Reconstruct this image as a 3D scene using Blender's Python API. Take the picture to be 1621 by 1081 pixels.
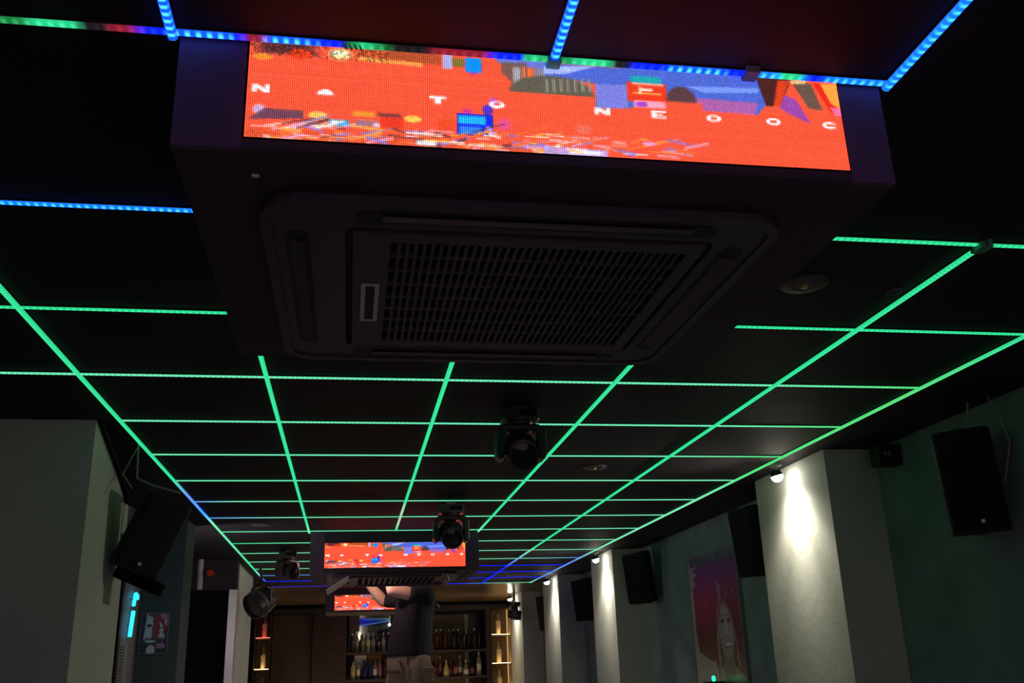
import bpy, bmesh, math, random
import numpy as np
from mathutils import Vector, Matrix, Euler

for o in list(bpy.data.objects):
    bpy.data.objects.remove(o, do_unlink=True)
SC = bpy.context.scene
COL = SC.collection
R = math.radians

# ------------------------------------------------------------------ camera
CAM_Z = 1.60
CEIL = 2.555
cam_data = bpy.data.cameras.new('camera')
cam = bpy.data.objects.new('camera', cam_data)
COL.objects.link(cam)
cam_data.sensor_width = 36.0
cam_data.lens = 36.0 * 1505.5 / 1621.0
cam_data.clip_start = 0.05
pitch, yaw, roll = 0.3302870, 0.1723052, -0.0331055
F = Vector((math.sin(yaw) * math.cos(pitch), math.cos(yaw) * math.cos(pitch), math.sin(pitch)))
r0 = F.cross(Vector((0, 0, 1))).normalized()
u0 = r0.cross(F)
rr = r0 * math.cos(roll) + u0 * math.sin(roll)
uu = -r0 * math.sin(roll) + u0 * math.cos(roll)
M = Matrix((rr, uu, -F)).transposed().to_4x4()
M.translation = Vector((0, 0, CAM_Z))
cam.matrix_world = M
SC.camera = cam

# ------------------------------------------------------------------ world, exposure
W = bpy.data.worlds.new('world')
SC.world = W
W.use_nodes = True
bg = W.node_tree.nodes['Background']
bg.inputs[0].default_value = (0.95, 0.70, 0.82, 1)
bg.inputs[1].default_value = 0.33
vs = SC.view_settings
vs.view_transform = 'Standard'
vs.look = 'None'
vs.exposure = 0.0
vs.gamma = 1.0
vs.use_curve_mapping = False
SC.cycles.use_denoising = True
SC.cycles.sample_clamp_indirect = 4.0
SC.cycles.max_bounces = 6
SC.cycles.caustics_reflective = False
SC.cycles.caustics_refractive = False

# ------------------------------------------------------------------ materials
def lin(c):
    return tuple(((x / 255.0) / 12.92 if x / 255.0 <= 0.04045 else ((x / 255.0 + 0.055) / 1.055) ** 2.4) for x in c)

MATS = {}
def mat(name, color, rough=0.6, metal=0.0, var=0.12, scale=12.0, bump=0.0, spec=0.4, trans=0.0, ior=1.45):
    if name in MATS:
        return MATS[name]
    m = bpy.data.materials.new(name)
    m.use_nodes = True
    nt = m.node_tree
    b = nt.nodes['Principled BSDF']
    b.inputs['Roughness'].default_value = rough
    b.inputs['Metallic'].default_value = metal
    b.inputs['Specular IOR Level'].default_value = spec
    b.inputs['Transmission Weight'].default_value = trans
    b.inputs['IOR'].default_value = ior
    tc = nt.nodes.new('ShaderNodeTexCoord')
    nz = nt.nodes.new('ShaderNodeTexNoise')
    nz.inputs['Scale'].default_value = scale
    nz.inputs['Detail'].default_value = 4
    nt.links.new(tc.outputs['Object'], nz.inputs['Vector'])
    rp = nt.nodes.new('ShaderNodeValToRGB')
    rp.color_ramp.elements[0].position = 0.3
    rp.color_ramp.elements[1].position = 0.7
    rp.color_ramp.elements[0].color = tuple(c * (1 - var) for c in color) + (1,)
    rp.color_ramp.elements[1].color = tuple(min(1, c * (1 + var)) for c in color) + (1,)
    nt.links.new(nz.outputs['Fac'], rp.inputs['Fac'])
    nt.links.new(rp.outputs['Color'], b.inputs['Base Color'])
    if bump:
        bp = nt.nodes.new('ShaderNodeBump')
        bp.inputs['Strength'].default_value = bump
        bp.inputs['Distance'].default_value = 0.01
        n2 = nt.nodes.new('ShaderNodeTexNoise')
        n2.inputs['Scale'].default_value = scale * 6
        n2.inputs['Detail'].default_value = 6
        nt.links.new(tc.outputs['Object'], n2.inputs['Vector'])
        nt.links.new(n2.outputs['Fac'], bp.inputs['Height'])
        nt.links.new(bp.outputs['Normal'], b.inputs['Normal'])
    MATS[name] = m
    return m

def emit(name, color, strength):
    if name in MATS:
        return MATS[name]
    m = bpy.data.materials.new(name)
    m.use_nodes = True
    nt = m.node_tree
    nt.nodes.clear()
    e = nt.nodes.new('ShaderNodeEmission')
    e.inputs[0].default_value = tuple(color) + (1,)
    e.inputs[1].default_value = strength
    o = nt.nodes.new('ShaderNodeOutputMaterial')
    nt.links.new(e.outputs[0], o.inputs[0])
    MATS[name] = m
    return m

def strip_material():
    m = bpy.data.materials.new('led_strip_light')
    m.use_nodes = True
    nt = m.node_tree
    nt.nodes.clear()
    a = nt.nodes.new('ShaderNodeAttribute'); a.attribute_name = 'base'
    d = nt.nodes.new('ShaderNodeAttribute'); d.attribute_name = 'dot'
    s = nt.nodes.new('ShaderNodeAttribute'); s.attribute_name = 'run'
    mul = nt.nodes.new('ShaderNodeMath'); mul.operation = 'MULTIPLY'; mul.inputs[1].default_value = 60.0 * 2 * math.pi
    nt.links.new(s.outputs['Fac'], mul.inputs[0])
    sn = nt.nodes.new('ShaderNodeMath'); sn.operation = 'SINE'
    nt.links.new(mul.outputs[0], sn.inputs[0])
    mr = nt.nodes.new('ShaderNodeMapRange')
    mr.inputs[1].default_value = -0.4; mr.inputs[2].default_value = 0.8
    nt.links.new(sn.outputs[0], mr.inputs[0])
    sd = nt.nodes.new('ShaderNodeAttribute'); sd.attribute_name = 'across'
    m2 = nt.nodes.new('ShaderNodeMapRange')
    m2.inputs[1].default_value = 1.0; m2.inputs[2].default_value = 0.45
    nt.links.new(sd.outputs['Fac'], m2.inputs[0])
    pr = nt.nodes.new('ShaderNodeMath'); pr.operation = 'MULTIPLY'
    nt.links.new(mr.outputs[0], pr.inputs[0]); nt.links.new(m2.outputs[0], pr.inputs[1])
    mx = nt.nodes.new('ShaderNodeMix'); mx.data_type = 'RGBA'
    nt.links.new(pr.outputs[0], mx.inputs['Factor'])
    nt.links.new(a.outputs['Color'], mx.inputs[6])
    nt.links.new(d.outputs['Color'], mx.inputs[7])
    e = nt.nodes.new('ShaderNodeEmission'); e.inputs[1].default_value = 1.05
    nt.links.new(mx.outputs[2], e.inputs[0])
    o = nt.nodes.new('ShaderNodeOutputMaterial')
    nt.links.new(e.outputs[0], o.inputs[0])
    return m

def panel_material(name, strength, led):
    """flat picture held in a per-face colour attribute: LED wall (emits) or a printed poster"""
    m = bpy.data.materials.new(name)
    m.use_nodes = True
    nt = m.node_tree
    a = nt.nodes.new('ShaderNodeAttribute'); a.attribute_name = 'art'
    if not led:
        b = nt.nodes['Principled BSDF']
        b.inputs['Roughness'].default_value = 0.32
        nt.links.new(a.outputs['Color'], b.inputs['Base Color'])
        return m
    nt.nodes.remove(nt.nodes['Principled BSDF'])
    out = nt.nodes['Material Output']
    uv = nt.nodes.new('ShaderNodeAttribute'); uv.attribute_name = 'cell'
    sp = nt.nodes.new('ShaderNodeSeparateXYZ')
    nt.links.new(uv.outputs['Vector'], sp.inputs[0])
    outs = []
    for k in (0, 1):
        mm = nt.nodes.new('ShaderNodeMath'); mm.operation = 'MULTIPLY'; mm.inputs[1].default_value = math.pi
        nt.links.new(sp.outputs[k], mm.inputs[0])
        ss = nt.nodes.new('ShaderNodeMath'); ss.operation = 'SINE'
        nt.links.new(mm.outputs[0], ss.inputs[0])
        ab = nt.nodes.new('ShaderNodeMath'); ab.operation = 'ABSOLUTE'
        nt.links.new(ss.outputs[0], ab.inputs[0])
        outs.append(ab)
    pr = nt.nodes.new('ShaderNodeMath'); pr.operation = 'MULTIPLY'
    nt.links.new(outs[0].outputs[0], pr.inputs[0]); nt.links.new(outs[1].outputs[0], pr.inputs[1])
    mr = nt.nodes.new('ShaderNodeMapRange')
    mr.inputs[1].default_value = 0.05; mr.inputs[2].default_value = 0.6
    mr.inputs[3].default_value = 0.10; mr.inputs[4].default_value = 1.0
    nt.links.new(pr.outputs[0], mr.inputs[0])
    st = nt.nodes.new('ShaderNodeMath'); st.operation = 'MULTIPLY'; st.inputs[1].default_value = strength
    nt.links.new(mr.outputs[0], st.inputs[0])
    e = nt.nodes.new('ShaderNodeEmission')
    nt.links.new(a.outputs['Color'], e.inputs[0]); nt.links.new(st.outputs[0], e.inputs[1])
    nt.links.new(e.outputs[0], out.inputs[0])
    return m

BLACK = mat('matte_black_ceiling_paint', (0.020, 0.016, 0.021), 0.7, var=0.25, scale=3, bump=0.06, spec=0.25)
BARCEIL = mat('warm_sheen_ceiling_board', (0.13, 0.085, 0.05), 0.28, var=0.3, scale=2, spec=0.5)  # warm bar light shining on black gloss, painted as a brown base
WALLR = mat('dark_plaster_wall', (0.25, 0.345, 0.315), 0.85, var=0.15, scale=4, bump=0.15)
WALLL = mat('dark_green_grey_wall', (0.13, 0.155, 0.15), 0.85, var=0.15, scale=4, bump=0.12)
PILLAR = mat('pale_grey_plaster', (0.56, 0.585, 0.50), 0.85, var=0.06, scale=3, bump=0.12)
PILLARD = mat('brown_grey_plaster', (0.20, 0.17, 0.145), 0.85, var=0.1, scale=3, bump=0.1)
FLOORM = mat('pale_vinyl_floor', (0.46, 0.40, 0.43), 0.5, var=0.2, scale=5)
BOXM = mat('glare_tinted_charcoal_board', (0.055, 0.036, 0.055), 0.7, var=0.1, scale=6)  # purple glare from the screen mixed into the charcoal
BOXF = mat('light_tinted_grey_board', (0.125, 0.065, 0.13), 0.7, var=0.08, scale=6)  # grey board with the purple light around it tinted in
ACM = mat('light_tinted_grey_panel', (0.066, 0.044, 0.066), 0.5, var=0.05)  # purple cast of the light put into the panel colour
ACD = mat('dark_plastic_recess', (0.018, 0.016, 0.02), 0.6, var=0.05)
ACW = mat('white_plastic', (0.62, 0.6, 0.62), 0.45, var=0.04)
BADGE = mat('silver_badge', (0.55, 0.54, 0.6), 0.35, metal=0.3, var=0.04)
RUBB = mat('black_plastic', (0.016, 0.015, 0.018), 0.42, var=0.1, spec=0.45)
GRILL = mat('black_speaker_grille', (0.012, 0.012, 0.014), 0.6, metal=0.3, var=0.3, scale=160, bump=0.5)
MH = mat('black_fixture_plastic', (0.048, 0.034, 0.036), 0.3, var=0.08, spec=0.5)
LENS = mat('dark_lens_glass', (0.015, 0.012, 0.014), 0.06, var=0.05, spec=0.6)
STEEL = mat('bare_steel', (0.45, 0.43, 0.42), 0.35, metal=0.9, var=0.08)
WIRE = mat('grey_cable_sheath', (0.30, 0.29, 0.25), 0.5, var=0.05)
BRASS = mat('brass_dot', (0.75, 0.6, 0.2), 0.35, metal=0.6)
PLATE = mat('grey_ceiling_plate', (0.10, 0.085, 0.08), 0.55, var=0.05)
WHITE = mat('white_print', (0.8, 0.8, 0.8), 0.5, var=0.03)
DARKWOOD = mat('dark_stained_wood', (0.028, 0.02, 0.018), 0.45, var=0.3, scale=9)
MIDWOOD = mat('brown_veneer', (0.04, 0.032, 0.026), 0.5, var=0.2, scale=6)
CREAM = mat('cream_board', (0.42, 0.38, 0.27), 0.6, var=0.08)
MIRROR = mat('mirror_glass', (0.72, 0.70, 0.68), 0.03, metal=1.0, var=0.03)
SKIN = mat('skin', (0.62, 0.38, 0.29), 0.55, var=0.06, scale=20)
HAIR = mat('dark_brown_hair', (0.03, 0.02, 0.015), 0.6, var=0.3, scale=60)
SHIRT = mat('black_cotton', (0.014, 0.011, 0.017), 0.9, var=0.2, scale=25, bump=0.2)
KHAKI = mat('khaki_cotton', (0.26, 0.18, 0.14), 0.9, var=0.12, scale=12, bump=0.2)
SHOE = mat('black_shoe_leather', (0.02, 0.02, 0.02), 0.5)
ALU = mat('ladder_aluminium', (0.55, 0.55, 0.56), 0.4, metal=0.8)
STRIPM = strip_material()
CHANNEL = mat('black_strip_channel', (0.02, 0.02, 0.02), 0.5)
LAMPGLOW = emit('spot_lamp_glow', (1.0, 0.93, 0.82), 60.0)
VOID = mat('flat_black_paint', (0.006, 0.006, 0.007), 0.95, spec=0.05)
NEON = emit('cyan_neon_glow', (0.03, 0.62, 0.95), 1.6)
WARM = emit('warm_shelf_led', (1.0, 0.58, 0.18), 14.0)
REDLED = emit('red_shelf_led', (1.0, 0.10, 0.06), 8.0)
REDCAP = emit('dim_red_glow', (0.35, 0.03, 0.015), 0.22)

# ------------------------------------------------------------------ mesh helpers
ORG = {}                       # world position of each parent's local frame

class MB:
    def __init__(self, m=None):
        self.v = []; self.f = []; self.M = m or Matrix.Identity(4); self.smooth = False
    def add(self, vs_, fs):
        n = len(self.v)
        self.v += [self.M @ Vector(p) for p in vs_]
        self.f += [tuple(i + n for i in q) for q in fs]
        return self
    def box(self, x0, y0, z0, x1, y1, z1):
        return self.add([(x0, y0, z0), (x1, y0, z0), (x1, y1, z0), (x0, y1, z0), (x0, y0, z1), (x1, y0, z1), (x1, y1, z1), (x0, y1, z1)],
                        [(0, 3, 2, 1), (4, 5, 6, 7), (0, 1, 5, 4), (1, 2, 6, 5), (2, 3, 7, 6), (3, 0, 4, 7)])
    def cbox(self, c, s):
        return self.box(c[0] - s[0] / 2, c[1] - s[1] / 2, c[2] - s[2] / 2, c[0] + s[0] / 2, c[1] + s[1] / 2, c[2] + s[2] / 2)
    def tube(self, pts, rad, n=8, caps=True):
        pts = [Vector(p) for p in pts]
        rads = rad if isinstance(rad, (list, tuple)) else [rad] * len(pts)
        base = []
        prev = None
        for i, p in enumerate(pts):
            t = (pts[min(i + 1, len(pts) - 1)] - pts[max(i - 1, 0)]).normalized()
            if prev is None:
                a = Vector((0, 0, 1)) if abs(t.z) < 0.9 else Vector((1, 0, 0))
                s = t.cross(a).normalized()
            else:
                s = (prev - t * prev.dot(t)).normalized()
            prev = s
            w = t.cross(s)
            for k in range(n):
                an = 2 * math.pi * k / n
                base.append(p + (s * math.cos(an) + w * math.sin(an)) * rads[i])
        fs = []
        for i in range(len(pts) - 1):
            for k in range(n):
                a, b = i * n + k, i * n + (k + 1) % n
                fs.append((a, a + n, b + n, b)[::-1])
        if caps:
            fs.append(tuple(range(n))[::-1])
            fs.append(tuple(range((len(pts) - 1) * n, len(pts) * n)))
        return self.add(base, fs)
    def lathe(self, prof, n=16, c=(0, 0, 0)):
        """profile of (radius, z) turned about the local Z axis"""
        vs_ = []
        for r_, z in prof:
            for k in range(n):
                a = 2 * math.pi * k / n
                vs_.append((c[0] + r_ * math.cos(a), c[1] + r_ * math.sin(a), c[2] + z))
        fs = []
        for i in range(len(prof) - 1):
            for k in range(n):
                a, b = i * n + k, i * n + (k + 1) % n
                fs.append((a, b, b + n, a + n))
        fs.append(tuple(range(n))[::-1])
        fs.append(tuple(range((len(prof) - 1) * n, len(prof) * n)))
        return self.add(vs_, fs)
    def prism(self, poly, z0, z1):
        n = len(poly)
        return self.add([(p[0], p[1], z0) for p in poly] + [(p[0], p[1], z1) for p in poly],
                        [tuple(range(n))[::-1], tuple(range(n, 2 * n))] + [(i, (i + 1) % n, n + (i + 1) % n, n + i) for i in range(n)])
    def frame(self, outer, inner, z0, z1):
        """flat ring between two outlines of equal point count"""
        n = len(outer)
        vs_ = [(p[0], p[1], z0) for p in outer] + [(p[0], p[1], z0) for p in inner] + [(p[0], p[1], z1) for p in outer] + [(p[0], p[1], z1) for p in inner]
        fs = []
        for i in range(n):
            j = (i + 1) % n
            fs += [(i, n + i, n + j, j), (2 * n + i, 2 * n + j, 3 * n + j, 3 * n + i), (i, j, 2 * n + j, 2 * n + i), (n + j, n + i, 3 * n + i, 3 * n + j)]
        return self.add(vs_, fs)
    def mesh(self, name, org):
        me = bpy.data.meshes.new(name)
        me.from_pydata([tuple(v - org) for v in self.v], [], self.f)
        me.validate()
        bm = bmesh.new(); bm.from_mesh(me)
        bmesh.ops.recalc_face_normals(bm, faces=bm.faces)
        bm.to_mesh(me); bm.free()
        if self.smooth:
            me.shade_smooth()
            try:
                me.set_sharp_from_angle(angle=R(40))
            except Exception:
                pass
        return me
    def build(self, name, material, parent=None, loc=None, smooth=None, bevel=0.0):
        if smooth is not None:
            self.smooth = smooth
        org = ORG[parent.name] if parent else Vector(loc if loc is not None else (0, 0, 0))
        me = self.mesh(name, org)
        me.materials.append(material)
        o = bpy.data.objects.new(name, me)
        COL.objects.link(o)
        if parent:
            o.parent = parent
        else:
            o.location = org
        ORG[o.name] = org
        if bevel:
            b = o.modifiers.new('bevel', 'BEVEL'); b.width = bevel; b.segments = 2; b.limit_method = 'ANGLE'
        return o

def tag(o, label, cat, group=None, kind=None):
    o['label'] = label; o['category'] = cat
    if group: o['group'] = group
    if kind: o['kind'] = kind
    return o

def thing(name, label, cat, loc, group=None, kind=None):
    o = bpy.data.objects.new(name, None)
    o.empty_display_size = 0.05
    COL.objects.link(o)
    o.location = loc
    ORG[o.name] = Vector(loc)
    return tag(o, label, cat, group, kind)

def struct(name, label, cat, mb, m, parent=None):
    o = mb.build(name, m, parent)
    o['kind'] = 'structure'
    if label:
        o['label'] = label; o['category'] = cat
    return o

def rounded(x0, y0, x1, y1, r, n=5):
    pts = []
    for cx, cy, a0 in ((x1 - r, y1 - r, 0), (x0 + r, y1 - r, 90), (x0 + r, y0 + r, 180), (x1 - r, y0 + r, 270)):
        for k in range(n + 1):
            a = R(a0 + 90.0 * k / n)
            pts.append((cx + r * math.cos(a), cy + r * math.sin(a)))
    return pts

def resize(o, fn):
    pass

ORD = ['first', 'second', 'third', 'fourth', 'fifth', 'sixth', 'seventh', 'eighth', 'ninth', 'tenth', 'eleventh', 'twelfth', 'thirteenth', 'fourteenth', 'fifteenth', 'sixteenth', 'seventeenth']

# ------------------------------------------------------------------ room shell
XL, XR, Y0, YB = -1.45, 2.52, -1.6, 15.15
struct('floor', 'pale vinyl floor of the bar room below the view', 'floor', MB().box(XL - 0.5, Y0, -0.1, XR + 0.1, YB + 0.1, 0), FLOORM)
struct('ceiling', 'matte black ceiling carrying the grid of LED strips', 'ceiling', MB().box(XL - 0.1, Y0, CEIL, XR + 0.1, 11.42, CEIL + 0.06), BLACK)
struct('ceiling_bar', 'glossy ceiling without strips in front of the bar, warm sheen painted brown', 'ceiling', MB().box(XL - 0.5, 11.42, CEIL, XR + 0.1, YB + 0.1, CEIL + 0.06), BARCEIL)
struct('wall_right', 'dark plaster wall behind the pillars on the right', 'wall', MB().box(XR, Y0, 0, XR + 0.1, YB, CEIL), WALLR)
struct('wall_back', 'dark wall behind the bar shelves', 'wall', MB().box(XL - 0.5, YB, 0, XR + 0.1, YB + 0.1, CEIL), DARKWOOD)
wl = MB()
wl.box(XL - 0.1, Y0, 0, XL, 4.46, CEIL)
wl.box(XL - 0.1, 4.46, 0, -1.26, 6.30, CEIL)
wl.box(XL - 0.1, 6.30, 0, -1.02, 6.62, CEIL)
wl.box(XL - 0.1, 6.62, 0, XL, 8.72, CEIL)
struct('wall_left', 'dark green wall with a step and a recess on the left', 'wall', wl, WALLL)
struct('wall_bar_left', 'dark wall beside the bar beyond the left pillar', 'wall', MB().box(XL - 0.15, 10.25, 0, XL - 0.05, YB, CEIL), WALLL)

def pillar(name, label, x0, y0, x1, y1, m):
    return struct(name, label, 'pillar', MB().box(x0, y0, 0, x1, y1, CEIL), m)
pillar('pillar', 'broad pale pillar filling the lower left corner of the view', XL, 3.78, -0.98, 4.46, PILLAR)
pillar('pillar', 'pale grey pillar right of the dark doorway on the left', XL, 8.98, -0.975, 10.25, PILLAR)
pillar('pillar', 'widest spotlit pale pillar, nearest on the right wall', 2.25, 4.23, XR, 5.06, PILLAR)
pillar('pillar', 'spotlit pale pillar second from the front on the right wall', 2.25, 8.20, XR, 8.97, PILLAR)
pillar('pillar', 'spotlit pale pillar third from the front on the right wall', 2.25, 10.50, XR, 11.36, PILLAR)
pillar('pillar', 'spotlit pale pillar beside the lit bottle niche, last on the right', 2.25, 12.83, XR, 13.80, PILLAR)

# doorway in the left recess
dw = thing('door_1', 'black doorway with a pale jamb between the two left pillars', 'doorway', (-1.2, 8.60, 0), kind='structure')
MB().box(XL, 8.60, 2.302, -0.95, 8.72, CEIL).build('lintel', mat('dark_lintel_paint', (0.018, 0.014, 0.02), 0.8), dw)
MB().box(XL, 8.66, 0, -1.01, 8.72, 2.302).build('door_infill', mat('near_black_infill', (0.004, 0.004, 0.006), 0.8, spec=0.1), dw)  # near-black sheet filling the doorway
MB().box(-1.01, 8.60, 0, -0.945, 8.72, 2.302).build('jamb', mat('pale_metal_jamb', (0.55, 0.54, 0.55), 0.4, metal=0.2, var=0.05), dw)
MB().box(XL, 8.72, 0, -0.98, 8.98, CEIL).build('reveal', PILLAR, dw)
tag(MB().tube([(-1.25, 8.575, 2.305), (-1.255, 8.575, CEIL)], 0.022, 12).build('pipe', mat('grey_pipe_paint', (0.38, 0.34, 0.36), 0.5), loc=(-1.25, 8.575, 2.305), smooth=True),
    'short grey vertical pipe above the black doorway', 'pipe')
rl = thing('red_cap', 'small dim red glowing cap above the black doorway', 'lamp', (-1.17, 8.60, 2.44))  # dim red emissive cap on a black backplate
MB(Matrix.Translation((-1.17, 8.60, 2.44)) @ Matrix.Rotation(R(90), 4, 'X')).lathe([(0.04, 0), (0.04, 0.015), (0.03, 0.02)], 14).build('backplate', RUBB, rl)
MB(Matrix.Translation((-1.17, 8.58, 2.44)) @ Matrix.Rotation(R(90), 4, 'X')).lathe([(0.028, 0), (0.03, 0.02), (0.02, 0.04), (0.004, 0.046)], 14).build('glow_cap', REDCAP, rl, smooth=True)

sc_ = thing('added_recess_lamp', 'unseen lamp added on the hidden side of the left step to light the doorway', 'lamp', (-1.22, 6.62, 1.95))  # unseen lamp added to brighten the jamb and pipe
MB().box(-1.27, 6.62, 1.88, -1.17, 6.65, 2.02).build('backplate', ACW, sc_, bevel=0.004)
MB(Matrix.Translation((-1.22, 6.69, 1.90))).lathe([(0.035, 0), (0.035, 0.10), (0.028, 0.104)], 16).build('shade', emit('added_recess_glow', (1.0, 0.88, 0.95), 150.0), sc_, smooth=True)

# ------------------------------------------------------------------ LED strips
G = ((0.022, 0.66, 0.25), (0.07, 0.95, 0.45))
GP = ((0.16, 0.78, 0.42), (0.34, 1.0, 0.62))         # paler green, far rows
GY = ((0.07, 0.66, 0.17), (0.18, 0.90, 0.33))
B = ((0.004, 0.016, 1.2), (0.01, 0.05, 2.2))
C = ((0.008, 0.11, 1.6), (0.11, 0.95, 3.2))
CY = ((0.01, 0.20, 1.6), (0.08, 0.85, 3.0))
V = ((0.05, 0.02, 0.62), (0.12, 0.06, 0.85))
LB = ((0.12, 0.28, 0.85), (0.22, 0.42, 1.0))
GC = ((0.12, 0.72, 0.38), (0.26, 1.0, 0.62))         # whiter green of the crosswise rows
RD = ((0.28, 0.012, 0.03), (0.36, 0.03, 0.05))
MG = ((0.22, 0.01, 0.30), (0.30, 0.03, 0.45))
OFF = ((0.012, 0.010, 0.012), (0.02, 0.018, 0.02))
DG = ((0.01, 0.20, 0.05), (0.04, 0.42, 0.12))
GRP = 'LED strips of the ceiling grid'

def strip(label, p0, p1, stops, drop=0.009, width=0.015, step=0.06, cat='light strip'):
    """thin light bar under the ceiling from p0 to p1 (x, y); stops = [(metres along, colour pair)]"""
    a = Vector((p0[0], p0[1])); b = Vector((p1[0], p1[1]))
    L = (b - a).length
    t = (b - a) / L
    s = Vector((-t.y, t.x))
    loc = Vector((a.x, a.y, CEIL))
    root = thing('led_strip', label, cat, loc, GRP)
    MB().add([(a.x + s.x * w * k, a.y + s.y * w * k, z) for z, w in ((CEIL, width * 0.56), (CEIL - 0.0035, width * 0.56)) for k in (-1, 1)]
             + [(b.x + s.x * w * k, b.y + s.y * w * k, z) for z, w in ((CEIL, width * 0.56), (CEIL - 0.0035, width * 0.56)) for k in (-1, 1)],
             [(0, 1, 5, 4), (2, 6, 7, 3), (0, 4, 6, 2), (1, 3, 7, 5), (0, 2, 3, 1), (4, 5, 7, 6)]).build('channel', CHANNEL, root)
    n = max(2, int(L / step) + 1)
    mb = MB()
    prof = [(-0.5, 0.0035), (-0.5, 0.45 * drop + 0.002), (-0.3, drop), (0.0, drop), (0.3, drop), (0.5, 0.45 * drop + 0.002), (0.5, 0.0035)]
    vv, ff = [], []
    for i in range(n):
        d = L * i / (n - 1)
        for q, z in prof:
            vv.append((a.x + t.x * d + s.x * q * width, a.y + t.y * d + s.y * q * width, CEIL - z))
    m = len(prof)
    for i in range(n - 1):
        for k in range(m - 1):
            ff.append((i * m + k, i * m + k + 1, (i + 1) * m + k + 1, (i + 1) * m + k))
    ff.append(tuple(range(m))); ff.append(tuple(range((n - 1) * m, n * m))[::-1])
    mb.add(vv, ff)
    o = mb.build('diffuser', STRIPM, root)
    me = o.data
    base = np.zeros((n, m, 4)); dot = np.zeros((n, m, 4)); run = np.zeros((n, m)); across = np.tile(np.array([1.0, 0.9, 0.62, 0.0, 0.62, 0.9, 1.0]), (n, 1))
    ds = [x[0] for x in stops]
    for i in range(n):
        d = L * i / (n - 1)
        if d <= ds[0]: cc = stops[0][1]
        elif d >= ds[-1]: cc = stops[-1][1]
        else:
            k = max(j for j in range(len(ds)) if ds[j] <= d)
            f = (d - ds[k]) / max(1e-6, ds[k + 1] - ds[k])
            cc = tuple(tuple(x * (1 - f) + y * f for x, y in zip(stops[k][1][q], stops[k + 1][1][q])) for q in (0, 1))
        base[i, :, :3] = cc[0]; dot[i, :, :3] = cc[1]; run[i, :] = d
    base[..., 3] = 1; dot[..., 3] = 1
    for nm, arr, ty in (('base', base, 'FLOAT_COLOR'), ('dot', dot, 'FLOAT_COLOR'), ('run', run, 'FLOAT'), ('across', across, 'FLOAT')):
        at = me.attributes.new(nm, ty, 'POINT')
        at.data.foreach_set('value' if ty == 'FLOAT' else 'color', arr.astype(np.float32).ravel())
    return root

XA, X1, XM, X3, X2, XO = -0.890, -0.293, 0.313, 0.915, 1.520, 2.105
YT = [1.306, 1.924, 2.547, 3.153, 3.765, 4.376, 4.997, 5.630, 6.242, 6.874, 7.509, 8.149, 8.790, 9.401, 10.034, 10.684, 11.369]
YF1, YR1, YF2, YR2 = 1.322, 2.345, 6.955, 8.00           # front and rear of the two screen housings
H_ = 0.0075
solid = lambda c: [(0, c)]
# lengthwise runs
LD = 0.012
strip('leftmost lengthwise LED strip, green turning blue twice', (XA, 1.30), (XA, 10.75),
      [(0, G), (3.6, G), (4.1, LB), (4.7, CY), (5.1, GP), (8.1, G), (8.35, GP), (8.9, LB), (9.4, B)], LD)
strip('short blue dotted LED strip ending at the big screen\'s left corner', (X1, -0.4), (X1, YF1 - 0.005), solid(C), LD, step=0.05)
strip('green lengthwise LED strip ending at left of the far screen', (X1, YR1), (X1, YF2 - 0.005), [(0, G), (4, G), (4.69, GP)], LD)
strip('short blue dotted LED strip meeting the middle of the big screen\'s top', (XM, -0.4), (XM, YT[0] - 0.01), solid(C), LD, step=0.05)
strip('green lengthwise LED strip in the middle, ending above the far screen', (XM, YR1), (XM, YT[9] - 0.01), [(0, G), (3.3, G), (3.55, ((0.35, 0.60, 0.38), (0.45, 0.75, 0.5))), (4.2, ((0.35, 0.60, 0.38), (0.45, 0.75, 0.5))), (4.45, G)], LD)
strip('short blue dotted LED strip ending at the big screen\'s right corner', (X3, -0.4), (X3, YF1 - 0.005), solid(CY), LD, step=0.05)
strip('green lengthwise LED strip ending at right of the far screen', (X3, YR1), (X3, YF2 - 0.005), [(0, G), (4, G), (4.69, GP)], LD)
strip('long green lengthwise LED strip starting at the clip on the right, blue at far end', (X2, YT[1] + 0.02), (X2, 11.36),
      [(0, G), (5.9, G), (6.3, GP), (7.0, LB), (7.6, B), (9.4, B)], LD)
strip('outermost lengthwise LED strip on the right, yellowish green then blue', (XO, YT[2] + 0.01), (XO, 11.40),
      [(0, G), (0.6, GY), (2.2, GY), (3.0, GP), (5.6, GP), (6.5, LB), (8.3, LB), (8.7, GP)], LD)
# crosswise runs
t0 = [(-0.89, DG), (-0.51, DG), (-0.49, G), (-0.44, G), (-0.42, OFF), (-0.39, OFF), (-0.38, RD), (-0.355, RD), (-0.345, MG), (-0.335, B), (-0.30, B), (-0.28, C), (-0.21, C), (-0.195, B), (-0.187, B), (-0.18, RD),
      (-0.155, RD), (-0.145, C), (-0.10, C), (-0.06, B), (-0.035, B), (-0.03, OFF), (-0.012, DG), (-0.002, G), (0.03, DG), (0.05, OFF), (0.10, OFF), (0.12, RD), (0.19, RD), (0.205, MG), (0.212, B), (0.255, B), (0.262, DG), (0.275, G),
      (0.31, DG), (0.33, DG), (0.36, G), (0.40, G), (0.42, OFF), (0.44, OFF), (0.455, B), (0.50, B), (0.52, C), (0.60, C), (0.62, B), (0.66, B), (0.668, CY), (0.70, CY), (0.712, G), (0.745, G), (0.762, B), (0.785, B), (0.80, CY), (0.92, CY)]
s0 = strip('multicoloured red, blue and green LED strip along the big screen\'s top edge', (-0.89, YT[0]), (0.915, YT[0]), [(x + 0.89, c) for x, c in t0], H_, step=0.011)
MB().box(0.645, YT[0] - 0.018, CEIL - 0.013, 0.668, YT[0] + 0.0105, CEIL).build('tape', mat('grey_tape', (0.22, 0.17, 0.2), 0.6), s0)
wb = MB()
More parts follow.
